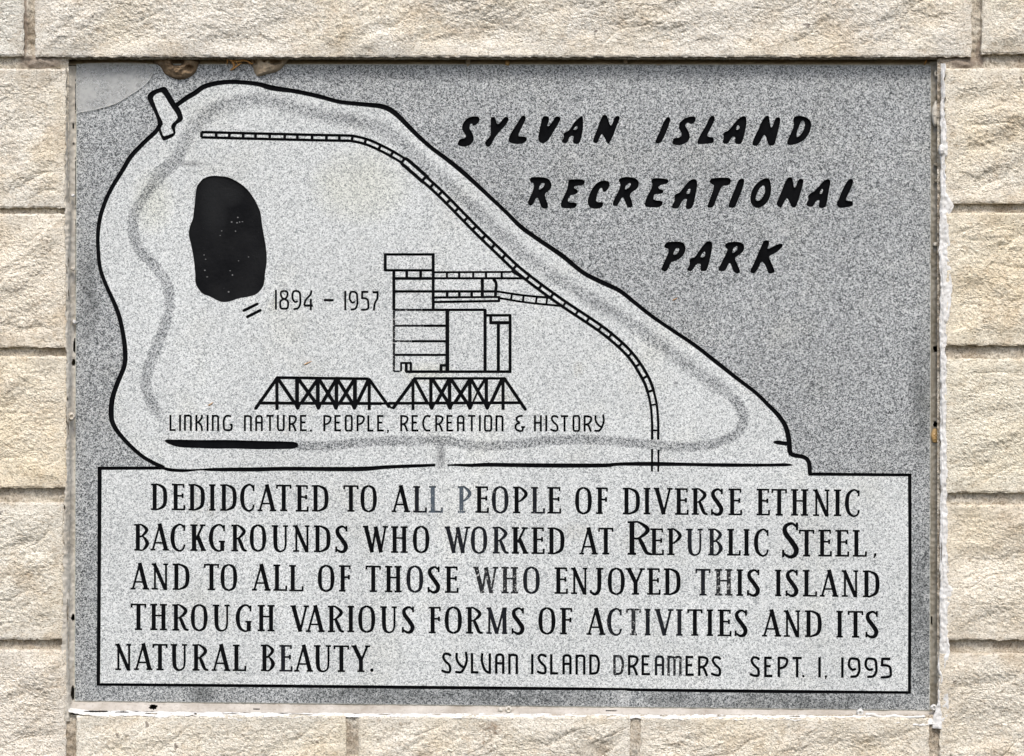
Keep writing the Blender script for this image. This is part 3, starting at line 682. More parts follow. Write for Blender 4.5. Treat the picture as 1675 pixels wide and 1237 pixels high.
def rail_o(p):
    if 661 < p[0] < 695: return 5.6
    return 4.3 if p[0] < 661 else (4.7 if p[1] < 600 else 5.0)
trk = []
for sgn in (-1, 1):
    ol = offset(trc, lambda p, i: sgn * rail_o(p))
    trk += stroke([(x, y, rail_w(trc[i])) for i, (x, y) in enumerate(ol)], smooth=False) if False else [q for i in range(len(ol) - 1) for q in stroke([(*ol[i], rail_w(trc[i])), (*ol[i + 1], rail_w(trc[i + 1]))])]
    trk += [disc(*ol[i], rail_w(trc[i]) / 2 * .99, 8) for i in range(1, len(ol) - 1, 1) if trc[i][0] > 570]
def sleeper(pt, w=3.4):
    i = min(range(len(trc)), key=lambda k: (trc[k][0] - pt[0]) ** 2 + (trc[k][1] - pt[1]) ** 2)
    a = trc[max(i - 1, 0)]; b = trc[min(i + 1, len(trc) - 1)]
    dx, dy = b[0] - a[0], b[1] - a[1]; l = math.hypot(dx, dy)
    # project on the tangent
    t = ((pt[0] - trc[i][0]) * dx + (pt[1] - trc[i][1]) * dy) / l
    c = (trc[i][0] + dx / l * t, trc[i][1] + dy / l * t)
    r_ = rail_o(c)
    return stroke([(c[0] - dy / l * r_, c[1] + dx / l * r_, w), (c[0] + dy / l * r_, c[1] - dx / l * r_, w)])
for x in (40,141,231,325,410,508,610,697,798,896,985,1073,1160,1255,1338,1420): trk += sleeper((320 + x / 4.1875, [221, 226, 233, 244, 254.5, 263.5][0 if x < 1000 else (1 if x < 1100 else (2 if x < 1200 else (3 if x < 1300 else (4 if x < 1400 else 5))))]), 4.2)
for x, y in ((60,120),(115,185),(190,240),(255,305),(325,370),(400,445),(470,515),(545,590),(620,665),(705,750),(795,835),(905,915),(1005,990),(1100,1060)): trk += sleeper((680 + x / 4.946, 270 + y / 4.946), 4.2)
for x, y in ((170,115),(255,165),(325,215),(400,275),(470,320),(540,375),(600,440),(650,510),(705,585),(735,678)): trk += sleeper((880 + x / 3.991, 470 + y / 3.991), 3.6)
for x, y in ((750,768),(762,935)): trk += sleeper((880 + x / 3.991, 470 + y / 3.991), 2.6)
trk += stroke([(1066.7,734.5,3),(1066.4,771.5,3)]) + stroke([(1077.2,735.5,2.7),(1076.8,772,2.7)])
# sidings into the mill
trk += stroke([(709,445.6,3),(836,445,3)]) + stroke([(709,455.4,3.4),(858,455.4,3.4)]) + stroke([(836,443,4),(858,456,4)])
for x in (731,751,774,795,820.7): trk += stroke([(x,445,3.2),(x,455.5,3.2)])
trk += stroke([(812,476.8,3.2),(853.9,483.0,3.2),(892,486.6,3.4),(904,487.5,4)]) + stroke([(817,487.8,3.2),(855.9,494.2,3),(892.3,498.3,3),(921,500.8,3.6)])
for x, y in ((836.7,484.5),(855.9,489),(877,492.4),(894.3,493.4)): trk += stroke([(x+.8,y-5.4,3),(x-.8,y+5.4,3)])
item('railway_groove', trk, 0.0022, 'paint')

mill = seg(620, 400, 5.621, [
 ([(48,92),(508,92)],14),([(57,85),(57,243)],18),([(498,85),(498,595)],18),([(48,238),(508,238)],13),([(136,238),(136,606)],18),
 ([(255,243),(255,305)],16),([(383,243),(383,305)],16),([(130,313),(510,313)],17),
 ([(140,432),(1090,432)],14),([(950,313),(950,480)],20),([(1050,318),(1072,345),(1078,385),(1072,425),(1070,480)],18),
 ([(626,432),(626,485)],15),([(738,432),(738,485)],15),([(852,432),(852,485)],15),
 ([(498,488),(1110,483)],11),([(498,530),(1110,520)],13),([(1103,478),(1103,526)],14),
 ([(395,602),(984,602)],14),([(628,602),(628,1175)],26),([(975,600),(975,1170)],20),
 ([(410,748),(628,748)],13),([(300,890),(628,890)],12),([(146,1016),(628,1016)],12),([(245,1170),(1215,1170)],16),
 ([(197,1090),(300,1090)],10),([(203,1085),(203,1165)],9),([(250,1090),(250,1175)],18),([(293,1090),(293,1165)],12),
 ([(570,1105),(570,1170)],18),([(562,1112),(620,1112)],16),([(985,652),(1215,652)],15),([(1205,645),(1205,1178)],18),
 ([(1027,652),(1027,730)],18),([(1018,720),(1210,720)],22),([(1097,725),(1097,1170)],20)])
mill += [[(x, y) for x, y in q] for q in stroke([(798-9,455,3),(858,455.2,3)])][:0]
item('steel_mill_drawing', mill, 0.0018, 'paint')
item('steel_mill_drawing', seg(620, 400, 5.621, [([(137,608),(137,1168)],13),([(142,602),(394,602)],12),([(144,748),(409,748)],10),([(144,890),(299,890)],8),([(136,1168),(198,1168)],6)]), 0.0012, 'paint_worn', 'mill lines with their paint worn off')

def pads(x0, sc, xs):
    o = []
    for x in xs:
        o.append(ccw([(x0 + (x + a) / sc, 605 + b / sc) for a, b in ((-52, 396), (52, 396), (34, 430), (18, 470), (0, 480), (-18, 470), (-34, 430))]))
    return o
BR1 = seg(410, 605, 7.283, [([(312,94),(1408,108)],22),([(318,95),(60,460)],28,1),([(312,100),(314,480)],27),([(325,105),(525,400)],30),([(110,397),(1560,403)],24),([(1540,402),(1660,402)],15),
 ([(553,100),(553,400)],35),([(565,105),(780,400)],30),([(805,105),(600,400)],30),([(800,100),(800,400)],34),([(810,105),(995,400)],30),([(1025,105),(850,400)],30),([(1022,100),(1022,400)],32),
 ([(1028,105),(1212,400)],30),([(1240,105),(1060,400)],30),([(1242,100),(1242,400)],36),([(1408,110),(1268,400)],30),([(1412,110),(1412,480)],26),([(1405,105),(1655,450)],24)]) + pads(410, 7.283, (560, 807, 1015, 1235))
item('truss_bridge_drawing', BR1, 0.002, 'paint')
BR2 = seg(635, 605, 7.283, [([(305,103),(1385,103)],18),([(318,105),(62,452)],28,1),([(295,110),(296,480)],24),([(312,108),(468,400)],28),([(0,400),(1575,393)],22),([(508,100),(508,400)],28),
 ([(520,105),(722,400)],30),([(730,105),(570,400)],30),([(730,100),(732,400)],30),([(742,105),(942,400)],30),([(980,105),(790,400)],30),([(972,100),(973,400)],30),([(982,105),(1150,400)],28),
 ([(1150,120),(1062,260)],22),([(1062,270),(1005,400)],10),([(1168,100),(1170,400)],30),([(1358,108),(1222,400)],30),([(1368,100),(1368,478)],26),([(1385,105),(1632,470)],26,1),
 ([(5,402),(22,440),(45,455),(70,445)],9)]) + pads(635, 7.283, (518, 735, 973, 1180))
item('truss_bridge_drawing', BR2, 0.002, 'paint')

# polished trail band left in the frosted ground
TRAIL = [(253,668),(246,655),(240.7,642.6),(238,625),(241,610),(248.2,588),(260.8,555.7),(272,525.6),(277,495.6),(273.3,465.5),(255.8,438),(233,415.3),(220.7,395.3),(217,375.2),(220,350),(233,326),(247,308),(262,287),(290,258),(303.4,233),(318.4,208),(343.5,184),(381,169),(420,164),(445,166),(482.7,176),(532.8,190.6),(580.5,198.5),(620.6,209),(645.7,225),(670.8,248),(697,274),(730,299),(760,327),(791.2,358),(821.5,386),(851.9,411),(882.2,435.8),(918.6,460.5),(965.4,489),(1015.5,519),(1065.7,553.2),(1115.8,590.8),(1148.4,614.5),(1191,645),(1211,667.6),(1216,685),(1211,702.7),(1191,717.8),(1161,727.8),(1120.8,731),(1078.2,729),(1028,724),(978,720.3),(940.3,719),(890,721.6),(840,727),(796,730.3),(758.5,726.6),(721,720.3),(683.3,721.6),(633,721.6),(583,725.3),(532.8,729.8),(489,729)]
trail = [(p[0], p[1]) for p in cr([(x, y, 1) for x, y in TRAIL], 7)]
TA = np.array(trail)
SP = np.array([(719, 733), (720.5, 745), (722, 758), (725, 770)], float)
def trail_half(x, y):
    # softer, wider along the north side
    north = sstep(300, 210, y) if False else 0
    return np.where((x > 640) & (y < 640), 10.5, np.where(y < 300, 11.0, np.where(y > 700, 8.4, 8.6)))
def trail_soft(x, y):
    return np.where((x > 300) & (y < 640) & ((y < 260) | (x > 600)), 0.55, np.where(y > 700, 0.14, 0.24))
def seg_dist(pts, poly):
    d = np.full(len(pts), 1e9); ci = np.zeros((len(pts), 2))
    for a, b in zip(poly[:-1], poly[1:]):
        ab = b - a; t = np.clip(((pts - a) @ ab) / max(ab @ ab, 1e-9), 0, 1)
        q = a + t[:, None] * ab
        dd = np.hypot(*(pts - q).T)
        m = dd < d; d[m] = dd[m]; ci[m] = q[m]
    return d, ci
def trail_value(pts):
    d, c = seg_dist(pts, TA)
    hw = trail_half(c[:, 0], c[:, 1]); so = trail_soft(c[:, 0], c[:, 1])
    v = 1 - sstep(0, 1, (d - hw * (1 - so)) / (2 * hw * so))
    amp = np.where((c[:, 0] > 600) & (c[:, 1] < 640), 0.92, np.where(c[:, 1] < 300, 0.92, 1.0))
    amp = amp * (0.97 + 0.16 * pn(c[:, 0] / 40, c[:, 1] / 40, 5))
    v = v * amp
    d2, _ = seg_dist(pts, SP)
    v2 = (1 - sstep(4, 12, d2)) * 0.5
    return np.maximum(v, v2)
# ---------------------------------------------------------------- the plaque
import time as _t
_t0 = _t.time()
CORN = [(124.5, 104.5), (1523.5, 106.0), (1521.5, 1163.0), (121.5, 1147.5)]   # outer corners in photo px
plaque = empty('granite_plaque', P(822, 1156, 0.0))
tag(plaque, 'grey granite plaque with engraved island map and black lettering, set in the wall', 'plaque')

def pip(pts, poly):
    x, y = pts[:, 0], pts[:, 1]
    c = np.zeros(len(pts), bool)
    n = len(poly)
    for i in range(n):
        x1, y1 = poly[i]; x2, y2 = poly[(i + 1) % n]
        if y1 == y2: continue
        m = (y1 > y) != (y2 > y)
        c ^= m & (x < (x2 - x1) * (y - y1) / (y2 - y1) + x1)
    return c

def inside(pts, polys, odd):
    r = np.zeros(len(pts), bool)
    for q in polys:
        qa = np.array(q); lo = qa.min(0); hi = qa.max(0)
        m = np.nonzero((pts[:, 0] >= lo[0]) & (pts[:, 0] <= hi[0]) & (pts[:, 1] >= lo[1]) & (pts[:, 1] <= hi[1]))[0]
        if len(m) == 0: continue
        h = pip(pts[m], q)
        if odd: r[m] ^= h
        else: r[m] |= h
    return r

def centroids(v, f):
    V_ = np.array([(p[0], p[1]) for p in v]); F_ = np.array([list(t) for t in f])
    return V_[F_].mean(1), V_, F_

def outline(polys, odd):
    """boundary edges of the union of the strokes"""
    vs, es = [], []
    for q in polys:
        b = len(vs); n = len(q)
        vs += [Vector(p) for p in q]
        es += [(b + k, b + (k + 1) % n) for k in range(n)]
    v, e, f, ov, oe, of = delaunay_2d_cdt(vs, es, [], 0, 0.004, False)
    c, V_, F_ = centroids(v, f)
    k = inside(c, polys, odd)
    ec = set()
    for t in F_[k]:
        t = [int(x) for x in t]
        ec |= {(t[0], t[1]), (t[1], t[2]), (t[2], t[0])}
    bnd = [(a, b) for (a, b) in ec if (b, a) not in ec]
    return v, bnd

gv, ge = [], []
def add_edges(v, bnd):
    used = {}
    for a, b in bnd:
        for k in (a, b):
            if k not in used:
                used[k] = len(gv); gv.append(Vector(v[k]))
        ge.append((used[a], used[b]))
def add_poly(poly):
    b = len(gv); n = len(poly); gv.extend(Vector(p) for p in poly); ge.extend((b + k, b + (k + 1) % n) for k in range(n))

BEV = 1.3
inner = [(CORN[0][0] + BEV, CORN[0][1] + BEV), (CORN[1][0] - BEV, CORN[1][1] + BEV), (CORN[2][0] - BEV, CORN[2][1] - BEV), (CORN[3][0] + BEV, CORN[3][1] - BEV)]
add_poly(list(inner))
isl = [(x, y) for x, y in ISL1] + [(275, 190)] + [(x, y) for x, y in ISL2]
FROST = [isl, list(mk_in), [(162, 766), (270, 764), (1322, 773), (1488, 777), (1488, 1133), (160.8, 1120)]]
for it in ITEMS:
    v, bnd = outline(it['polys'], it['odd'])
    add_edges(v, bnd)
print('outlines', len(gv), round(_t.time() - _t0, 1))
for d in (-1.0, -0.6, -0.25, 0.25, 0.6, 1.0):
    pl = offset(trail, lambda p, i: d * float(trail_half(p[0], p[1])) * (1 + float(trail_soft(p[0], p[1]))))
    b = len(gv)
    gv.extend(Vector(p) for p in pl)
for gx in range(706, 742, 5):
    for gy in range(732, 786, 5):
        gv.append(Vector((gx, gy)))
# frosted ground ends under the black line: keep the change of surface crisp where the line breaks
add_poly(list(isl)); ge.extend([])
v, e, f, ov, oe, of = delaunay_2d_cdt(gv, ge, [], 0, 0.004, False)
print('cdt', len(gv), len(f), round(_t.time() - _t0, 1))
CEN, VX, FX = centroids(v, f)
owner = np.full(len(FX), -1)
for i in range(len(ITEMS) - 1, -1, -1):
    owner[inside(CEN, ITEMS[i]['polys'], ITEMS[i]['odd'])] = i
in_slab = pip(CEN, inner)
frost_t = inside(CEN, FROST, False)
by = {i: FX[owner == i].tolist() for i in range(len(ITEMS))}
sel = (owner == -1) & in_slab
slab_faces = FX[sel].tolist(); slab_fr = frost_t[sel].astype(float).tolist()

FACE3 = PA(VX[:, 0], VX[:, 1], np.zeros(len(VX)))
def orient(t):      # make the normal face the camera (-Y)
    a, b, c = (VX[k] for k in t[:3])
    s = (b[0] - a[0]) * (c[1] - a[1]) - (b[1] - a[1]) * (c[0] - a[0])
    return t[::-1] if s > 0 else t      # y runs down in the photo

def compact(verts, faces):
    u = sorted({k for q in faces for k in q}); m = {k: i for i, k in enumerate(u)}
    return [verts[k] for k in u], [[m[k] for k in q] for q in faces], u

# slab: front, bevel, sides, back
sf = [orient(t) for t in slab_faces]
cv_, cf_, used = compact(FACE3, sf)
cv_ = [tuple(p) for p in cv_]
nb = len(cv_)
TH = 0.035
front = [P(x, y, 0) for x, y in inner]; rim = [P(x, y, 0.0012) for x, y in CORN]
back = [(p[0], TH, p[2]) for p in rim]
cv_ += front + rim + back
a0, r0, b0 = nb, nb + 4, nb + 8
ef = []
for k in range(4):
    j = (k + 1) % 4
    ef.append([a0 + k, a0 + j, r0 + j, r0 + k]); ef.append([r0 + k, r0 + j, b0 + j, b0 + k])
ef.append([b0, b0 + 1, b0 + 2, b0 + 3])
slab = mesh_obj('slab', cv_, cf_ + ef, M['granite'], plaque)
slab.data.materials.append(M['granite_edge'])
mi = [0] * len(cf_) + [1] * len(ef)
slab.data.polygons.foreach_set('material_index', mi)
# frosting mask, per corner
tv = np.zeros(len(cv_)); tv[:nb] = trail_value(VX[used])
at = slab.data.attributes.new('frosting', 'FLOAT', 'CORNER')
vals = []
for fi, pf in enumerate(slab.data.polygons):
    for vi in pf.vertices:
        fr_ = slab_fr[fi] if fi < len(slab_fr) else 0
        vals.append(fr_ * (1 - tv[vi]))
at.data.foreach_set('value', vals)

for i, it in enumerate(ITEMS):
    tr = [orient(t) for t in by[i]]
    if not tr: continue
    ec = {}
    for t in tr:
        for a, b in ((t[0], t[1]), (t[1], t[2]), (t[2], t[0])):
            ec[(a, b)] = 1
    bnd = [(a, b) for (a, b) in ec if (b, a) not in ec]
    vv, ff, u = compact(FACE3, tr)
    m = {k: j for j, k in enumerate(u)}
    n0 = len(vv)
    d = it['depth']
    floor = [(p[0], d, p[2]) for p in vv]
    allv = floor + [(p[0], -0.00003, p[2]) for p in vv]
    ffs = list(ff)
    for a, b in bnd:
        ia, ib = m[a], m[b]
        ffs.append([ib, ia, n0 + ia, n0 + ib])
    allv, ffs, _ = compact(allv, ffs)
    o = mesh_obj(it['name'], allv, ffs, M[it['mat']], plaque)
    if it['label']: o['label'] = it['label']
print('plaque built', round(_t.time() - _t0, 1))
# ---------------------------------------------------------------- wall, joints, sealant, nests
def stone_mat():
    n = NT('split_face_stone')
    oi = n.t.nodes.new('ShaderNodeObjectInfo')
    mp = n.t.nodes.new('ShaderNodeVectorMath'); mp.operation = 'MULTIPLY'
    n.link(n.pos(), mp.inputs[0]); mp.inputs[1].default_value = (0.7, 1, 1.25)
    fine = n.noise(620, 3, 0.8, vec=mp.outputs[0])
    vs_ = n.t.nodes.new('ShaderNodeSeparateColor'); n.link(n.vor(640, vec=mp.outputs[0]), vs_.inputs[0])
    fine = n.math('MULTIPLY_ADD', n.math('SUBTRACT', vs_.outputs[0], 0.5), 0.20, fine)
    med = n.noise(110, 4, 0.65, vec=mp.outputs[0])
    big = n.noise(7, 4, 0.6)
    c = n.ramp(fine, [(0.29, (0.24, 0.212, 0.165)), (0.40, (0.60, 0.558, 0.47)), (0.51, (0.83, 0.79, 0.69)), (0.68, (0.93, 0.905, 0.82))])
    c = n.mix(n.mapr(med, 0.30, 0.46, 0.75, 0.0), c, n.mix(1.0, c, (0.80, 0.74, 0.68), 'MULTIPLY'))
    c = n.mix(n.mapr(big, 0.48, 0.68, 0.0, 0.6), c, n.mix(1.0, c, (1.03, 0.965, 0.83), 'MULTIPLY'))
    # sand grains and small iron spots
    k = n.mapr(n.noise(950, 1), 0.66, 0.72)
    c = n.mix(n.math('MULTIPLY', k, 0.55), c, (0.16, 0.14, 0.115))
    k2 = n.mapr(n.noise(60, 2, 0.5), 0.73, 0.76)
    c = n.mix(n.math('MULTIPLY', k2, 0.7), c, (0.13, 0.10, 0.08))
    grime = n.math('MULTIPLY', n.mapr(n.noise(26, 5, 0.7), 0.52, 0.72), 0.5)
    c = n.mix(grime, c, n.mix(1.0, c, (0.72, 0.66, 0.60), 'MULTIPLY'))
    st = n.spots([(800, 1186, 22, 12), (795, 1212, 10, 22), (812, 1192, 12, 8)])
    st = n.math('MULTIPLY', st, n.mapr(n.noise(200, 3, 0.7), 0.42, 0.6))
    c = n.mix(n.math('MULTIPLY', st, 0.8), c, (0.26, 0.17, 0.10))
    tan = n.mapr(n.noise(13, 5, 0.7, 0.6), 0.50, 0.68, 0.0, 0.55)
    c = n.mix(tan, c, n.mix(1.0, c, (0.86, 0.78, 0.67), 'MULTIPLY'))
    c = n.mix(1.0, c, oi.outputs['Color'], 'MULTIPLY')
    nb = n.bump(fine, 0.7, 0.0022)
    nb = n.bump(med, 0.35, 0.004, nb)
    return n.out(c, 0.93, nb, spec=0.15)
M['stone'] = stone_mat()

def mortar_mat():
    n = NT('sandy_mortar')
    f = n.noise(430, 4, 0.8)
    c = n.ramp(f, [(0.33, (0.08, 0.065, 0.05)), (0.42, (0.46, 0.41, 0.33)), (0.53, (0.72, 0.665, 0.56)), (0.70, (0.92, 0.89, 0.80))])
    c = n.mix(n.mapr(n.noise(22, 4), 0.42, 0.62), c, n.mix(1.0, c, (0.70, 0.65, 0.60), 'MULTIPLY'))
    # smeared brown mortar beside the top corners
    st = n.spots([(42, 45, 8, 80), (70, 104, 40, 13), (1572, 104, 24, 14), (1600, 90, 8, 26)])
    c = n.mix(n.math('MULTIPLY', n.mapr(st, 0.0, 0.4), 0.75), c, (0.27, 0.215, 0.17))
    return n.out(c, 0.95, n.bump(f, 0.8, 0.003), spec=0.1)
M['mortar'] = mortar_mat()

def sealant_mat(name, c1, c2, rough=0.45, scale=30, dirt=0.0):
    n = NT(name)
    c = n.mix(n.mapr(n.noise(scale, 4, 0.65), 0.35, 0.65), c1, c2)
    if dirt:
        c = n.mix(n.math('MULTIPLY', n.mapr(n.noise(240, 4, 0.7), 0.56, 0.68), dirt), c, (0.16, 0.13, 0.10))
    return n.out(c, rough, n.bump(n.noise(260, 3, 0.6), 0.35, 0.0015), spec=0.4)
M['seal_dark'] = sealant_mat('brown_weathered_sealant', (0.34, 0.27, 0.18), (0.50, 0.42, 0.30), 0.5, 22, 0.3)
M['seal_brown'] = sealant_mat('grey_brown_sealant', (0.19, 0.168, 0.125), (0.33, 0.305, 0.25), 0.35, 14, 0.3)
M['seal_pink'] = sealant_mat('dusty_pale_sealant', (0.34, 0.305, 0.26), (0.52, 0.49, 0.445), 0.5, 18, 0.5)
M['seal_cream'] = sealant_mat('cream_sealant', (0.46, 0.42, 0.35), (0.62, 0.59, 0.52), 0.45, 20, 0.5)
M['seal_white'] = sealant_mat('white_sealant_bead', (0.60, 0.59, 0.56), (0.80, 0.80, 0.78), 0.5, 70, 0.6)
M['cavity'] = sealant_mat('dark_cavity_shade', (0.012, 0.010, 0.009), (0.03, 0.024, 0.02), 0.9, 60)  # near-black colour stands in for the shade deep in the joint
M['mud'] = sealant_mat('dried_mud', (0.15, 0.10, 0.055), (0.30, 0.215, 0.13), 0.95, 90, 0.55)
M['mud_pale'] = sealant_mat('pale_dried_mud', (0.34, 0.26, 0.17), (0.52, 0.43, 0.31), 0.9, 90, 0.35)
M['straw'] = sealant_mat('dry_orange_straw', (0.50, 0.24, 0.07), (0.62, 0.36, 0.13), 0.7, 90)
M['amber'] = sealant_mat('amber_resin', (0.42, 0.26, 0.10), (0.50, 0.34, 0.15), 0.3, 60)

FACEY = -0.020
wall = empty('stone_wall', P(837, 1650, 0.05))
tag(wall, 'cream split-face stone block wall with recessed sandy mortar joints', 'wall')

def axis(a, b, lo, hi, fine, coarse):
    """non-uniform samples: fine inside [lo, hi]"""
    pts = [a]
    x = a
    while x < b - 1e-6:
        st = fine if (lo - 8 <= x <= hi + 8) else coarse
        if x < lo - 8 and x + st > lo: st = max(fine, lo - x)
        x = min(b, x + st); pts.append(x)
    return np.array(pts)

def grid_faces(ny, nx):
    i = np.arange((ny - 1) * (nx - 1)); r = i // (nx - 1); c = i % (nx - 1)
    a = r * nx + c
    return np.stack([a, a + nx, a + nx + 1, a + 1], -1)      # faces the camera with y down the rows

def stone(x0, x1, y0, y1, seed, ang=-28, rough=1.0, tint=(1, 1, 1), ledges=()):
    fine = 1.7
    xs = axis(x0, x1, 0, 1675, fine, 9); ys = axis(y0, y1, 0, 1237, fine, 9)
    # finer samples right at the arrises
    X, Y = np.meshgrid(xs, ys)
    a = math.radians(ang)
    sx = X + seed * 371.0; sy = Y + seed * 193.0
    wx = sx + 14 * fbm(sx / 90, sy / 90, 2, 31); wy = sy + 14 * fbm(sx / 90, sy / 90, 2, 47)
    u = wx * math.cos(a) + wy * math.sin(a); v = -wx * math.sin(a) + wy * math.cos(a)
    h = 7.5 * fbm(u / 210, v / 110, 3, seed)
    rid = 1 - np.abs(pn(u / 130, v / 42, seed + 5)) * 2.2
    h = h - 2.2 * rough * np.clip(rid, 0, 1) ** 5 * sstep(-0.25, 0.45, pn(sx / 110, sy / 80, seed + 9))
    saw = fbm(u / 60, v / 22, 3, seed + 12)
    patch = sstep(-0.5, 0.6, pn(sx / 95, sy / 75, seed + 70))
    h = h + (0.35 + 1.2 * patch) * rough * saw + 1.0 * (0.5 + patch) * rough * np.abs(fbm(sx / 30, sy / 20, 4, seed + 88, 0.6)) + 0.4 * patch * rough * np.abs(fbm(u / 22, v / 11, 3, seed + 20)) + 0.95 * fbm(sx / 7, sy / 5.5, 4, seed + 25, 0.7)
    for (lx0, ly0, lx1, ly1, dep, wd) in ledges:       # a broken ledge running along a line
        L = math.hypot(lx1 - lx0, ly1 - ly0); tx, ty = (lx1 - lx0) / L, (ly1 - ly0) / L
        s = (X - lx0) * tx + (Y - ly0) * ty; d = -(X - lx0) * ty + (Y - ly0) * tx
        d = d + 9 * fbm(s / 34, s * 0 + seed, 4, 77, 0.6)
        env = sstep(-15, 45, s) * sstep(L + 15, L - 45, s) * (0.55 + 0.6 * pn(s / 37, s * 0, seed + 81))
        h = h - 0.75 * dep * env * np.where(d > 0, np.exp(-(d / (2.1 * wd)) ** 2), np.exp(-(d / (wd * .55)) ** 2))
    ed = np.minimum(np.minimum(X - x0, x1 - X), np.minimum(Y - y0, y1 - Y))
    jag = 1.2 * fbm(sx / 9, sy / 9, 2, seed + 40)
    h = h * sstep(-4, 34, ed) + 2.0
    h = h - 2.0 * (1 - sstep(0, 3.0, ed + jag)) * (0.75 + 0.9 * pn(sx / 18, sy / 18, seed + 50))
    depth = FACEY - h * S
    # chipped, slightly wavering arrises
    wob = 1.5
    Xo = X + np.where(X == x0, wob * fbm(sy / 13, sx * 0 + 3, 3, seed + 60), 0) + np.where(X == x1, wob * fbm(sy / 13, sx * 0 + 8, 3, seed + 61), 0)
    Yo = Y + np.where(Y == y0, wob * fbm(sx / 13, sy * 0 + 3, 3, seed + 62), 0) + np.where(Y == y1, wob * fbm(sx / 13, sy * 0 + 8, 3, seed + 63), 0)
    V = PA(Xo.ravel(), Yo.ravel(), np.full(X.size, FACEY)); V[:, 1] = depth.ravel()
    ny, nx = X.shape
    F = grid_faces(ny, nx)
    # side walls
    per = list(range(nx)) + [r * nx + nx - 1 for r in range(1, ny)] + [(ny - 1) * nx + c for c in range(nx - 2, -1, -1)] + [r * nx for r in range(ny - 2, 0, -1)]
    n0 = len(V)
    B = V[per].copy(); B[:, 1] = 0.045
    V = np.concatenate([V, B])
    m = len(per)
    k = np.arange(m); j = (k + 1) % m; per = np.array(per)
    F = np.concatenate([F, np.stack([per[k], per[j], n0 + j, n0 + k], -1)])
    o = mesh_obj('stone_block', V, F.tolist(), M['stone'], wall)
    o.color = (*tint, 1)
    return o

W0, W1x = -350, 2060
stones = [
 # top course
 (W0, 39, -141, 92, 1, -20, 0.8, (0.93, 0.95, 0.97), ()),
 (58, 1589, -141, 93, 2, -24, 1.15, (0.99, 0.99, 1.0), ((300, 60, 560, 78, 4, 10), (760, 40, 900, 66, 5, 9), (1080, 78, 1300, 62, 5, 10), (1380, 50, 1560, 20, 4, 9), (1330, 88, 1500, 70, 4, 10), (900, 90, 1060, 84, 5, 9), (660, 70, 840, 60, 4, 8))),
 (1606, W1x, -141, 88, 3, -20, 0.8, (0.96, 0.95, 0.93), ()),
 # left column
 (W0, 108, 113, 340, 4, -30, 0.9, (0.99, 0.985, 0.98), ((-10, 290, 100, 225, 4, 9),)),
 (W0, 108, 350, 568, 5, -32, 1.1, (1.02, 0.99, 0.95), ((0, 500, 108, 420, 6, 10), (-10, 530, 100, 545, 5, 12))),
 (W0, 109, 583, 798, 6, -30, 0.8, (1.02, 0.985, 0.92), ((-10, 785, 108, 782, 5, 9), (20, 640, 100, 600, 3, 8))),
 (W0, 105, 822, 1046, 7, -30, 1.0, (0.98, 0.975, 0.96), ((0, 1010, 100, 960, 4, 8), (0, 900, 90, 862, 4, 8))),
 (W0, 108, 1063, 1392, 8, -28, 1.0, (0.98, 0.96, 0.95), ((10, 1210, 108, 1165, 4, 9),)),
 # right column
 (1546, W1x, 112, 333, 9, -24, 1.0, (1.0, 0.985, 0.96), ((1550, 300, 1675, 262, 5, 9), (1560, 250, 1670, 215, 4, 8), (1560, 160, 1640, 135, 3, 7))),
 (1546, W1x, 348, 565, 10, -20, 0.9, (1.02, 0.985, 0.91), ((1550, 420, 1660, 405, 4, 8), (1560, 520, 1675, 500, 3, 9))),
 (1546, W1x, 587, 806, 11, -16, 0.75, (1.0, 0.985, 0.93), ((1550, 700, 1675, 660, 3, 8), (1560, 775, 1675, 740, 3, 8))),
 (1547, W1x, 826, 1047, 12, -24, 1.05, (1.0, 0.975, 0.94), ((1560, 1030, 1675, 985, 5, 9), (1550, 930, 1675, 905, 4, 8))),
 (1537, W1x, 1069, 1392, 13, -24, 1.0, (0.985, 0.97, 0.95), ((1550, 1130, 1675, 1100, 4, 8), (1560, 1225, 1675, 1200, 4, 8))),
 # bottom course
 (125, 566, 1171, 1392, 14, -24, 1.0, (0.98, 0.97, 0.95), ((160, 1225, 420, 1200, 4, 9),)),
 (587, 1030, 1172, 1392, 15, -26, 1.1, (0.98, 0.97, 0.96), ((600, 1235, 790, 1190, 4, 9), (830, 1230, 1010, 1185, 5, 10))),
 (1048, 1519, 1174, 1392, 16, -24, 1.1, (0.985, 0.965, 0.94), ((1060, 1230, 1190, 1195, 5, 9), (1260, 1232, 1480, 1200, 4, 9))),
 # courses out of the frame
 (W0, 480, -375, -158, 17, -24, 1, (1, .98, .96), ()), (500, 960, -375, -158, 18, -24, 1, (1, .99, .97), ()), (980, 1440, -375, -158, 19, -24, 1, (.99, .97, .95), ()), (1460, W1x, -375, -158, 20, -24, 1, (1, .98, .95), ()),
 (W0, 340, 1410, 1628, 21, -24, 1, (1, .98, .96), ()), (360, 800, 1410, 1628, 22, -24, 1, (1, .99, .97), ()), (820, 1280, 1410, 1628, 23, -24, 1, (.99, .97, .95), ()), (1300, W1x, 1410, 1628, 24, -24, 1, (1, .98, .95), ()),
]
for s_ in stones: stone(*s_)

# mortar bed: a sandy sheet behind the faces, open where the plaque sits
xs = axis(W0 - 6, W1x + 6, 0, 1675, 3.2, 14); ys = axis(-380, 1634, 0, 1237, 3.2, 14)
X, Y = np.meshgrid(xs, ys)
dm = -0.0125 + 0.0024 * fbm(X / 7, Y / 7, 4, 90, 0.65) + 0.0022 * fbm(X / 60, Y / 60, 2, 95)
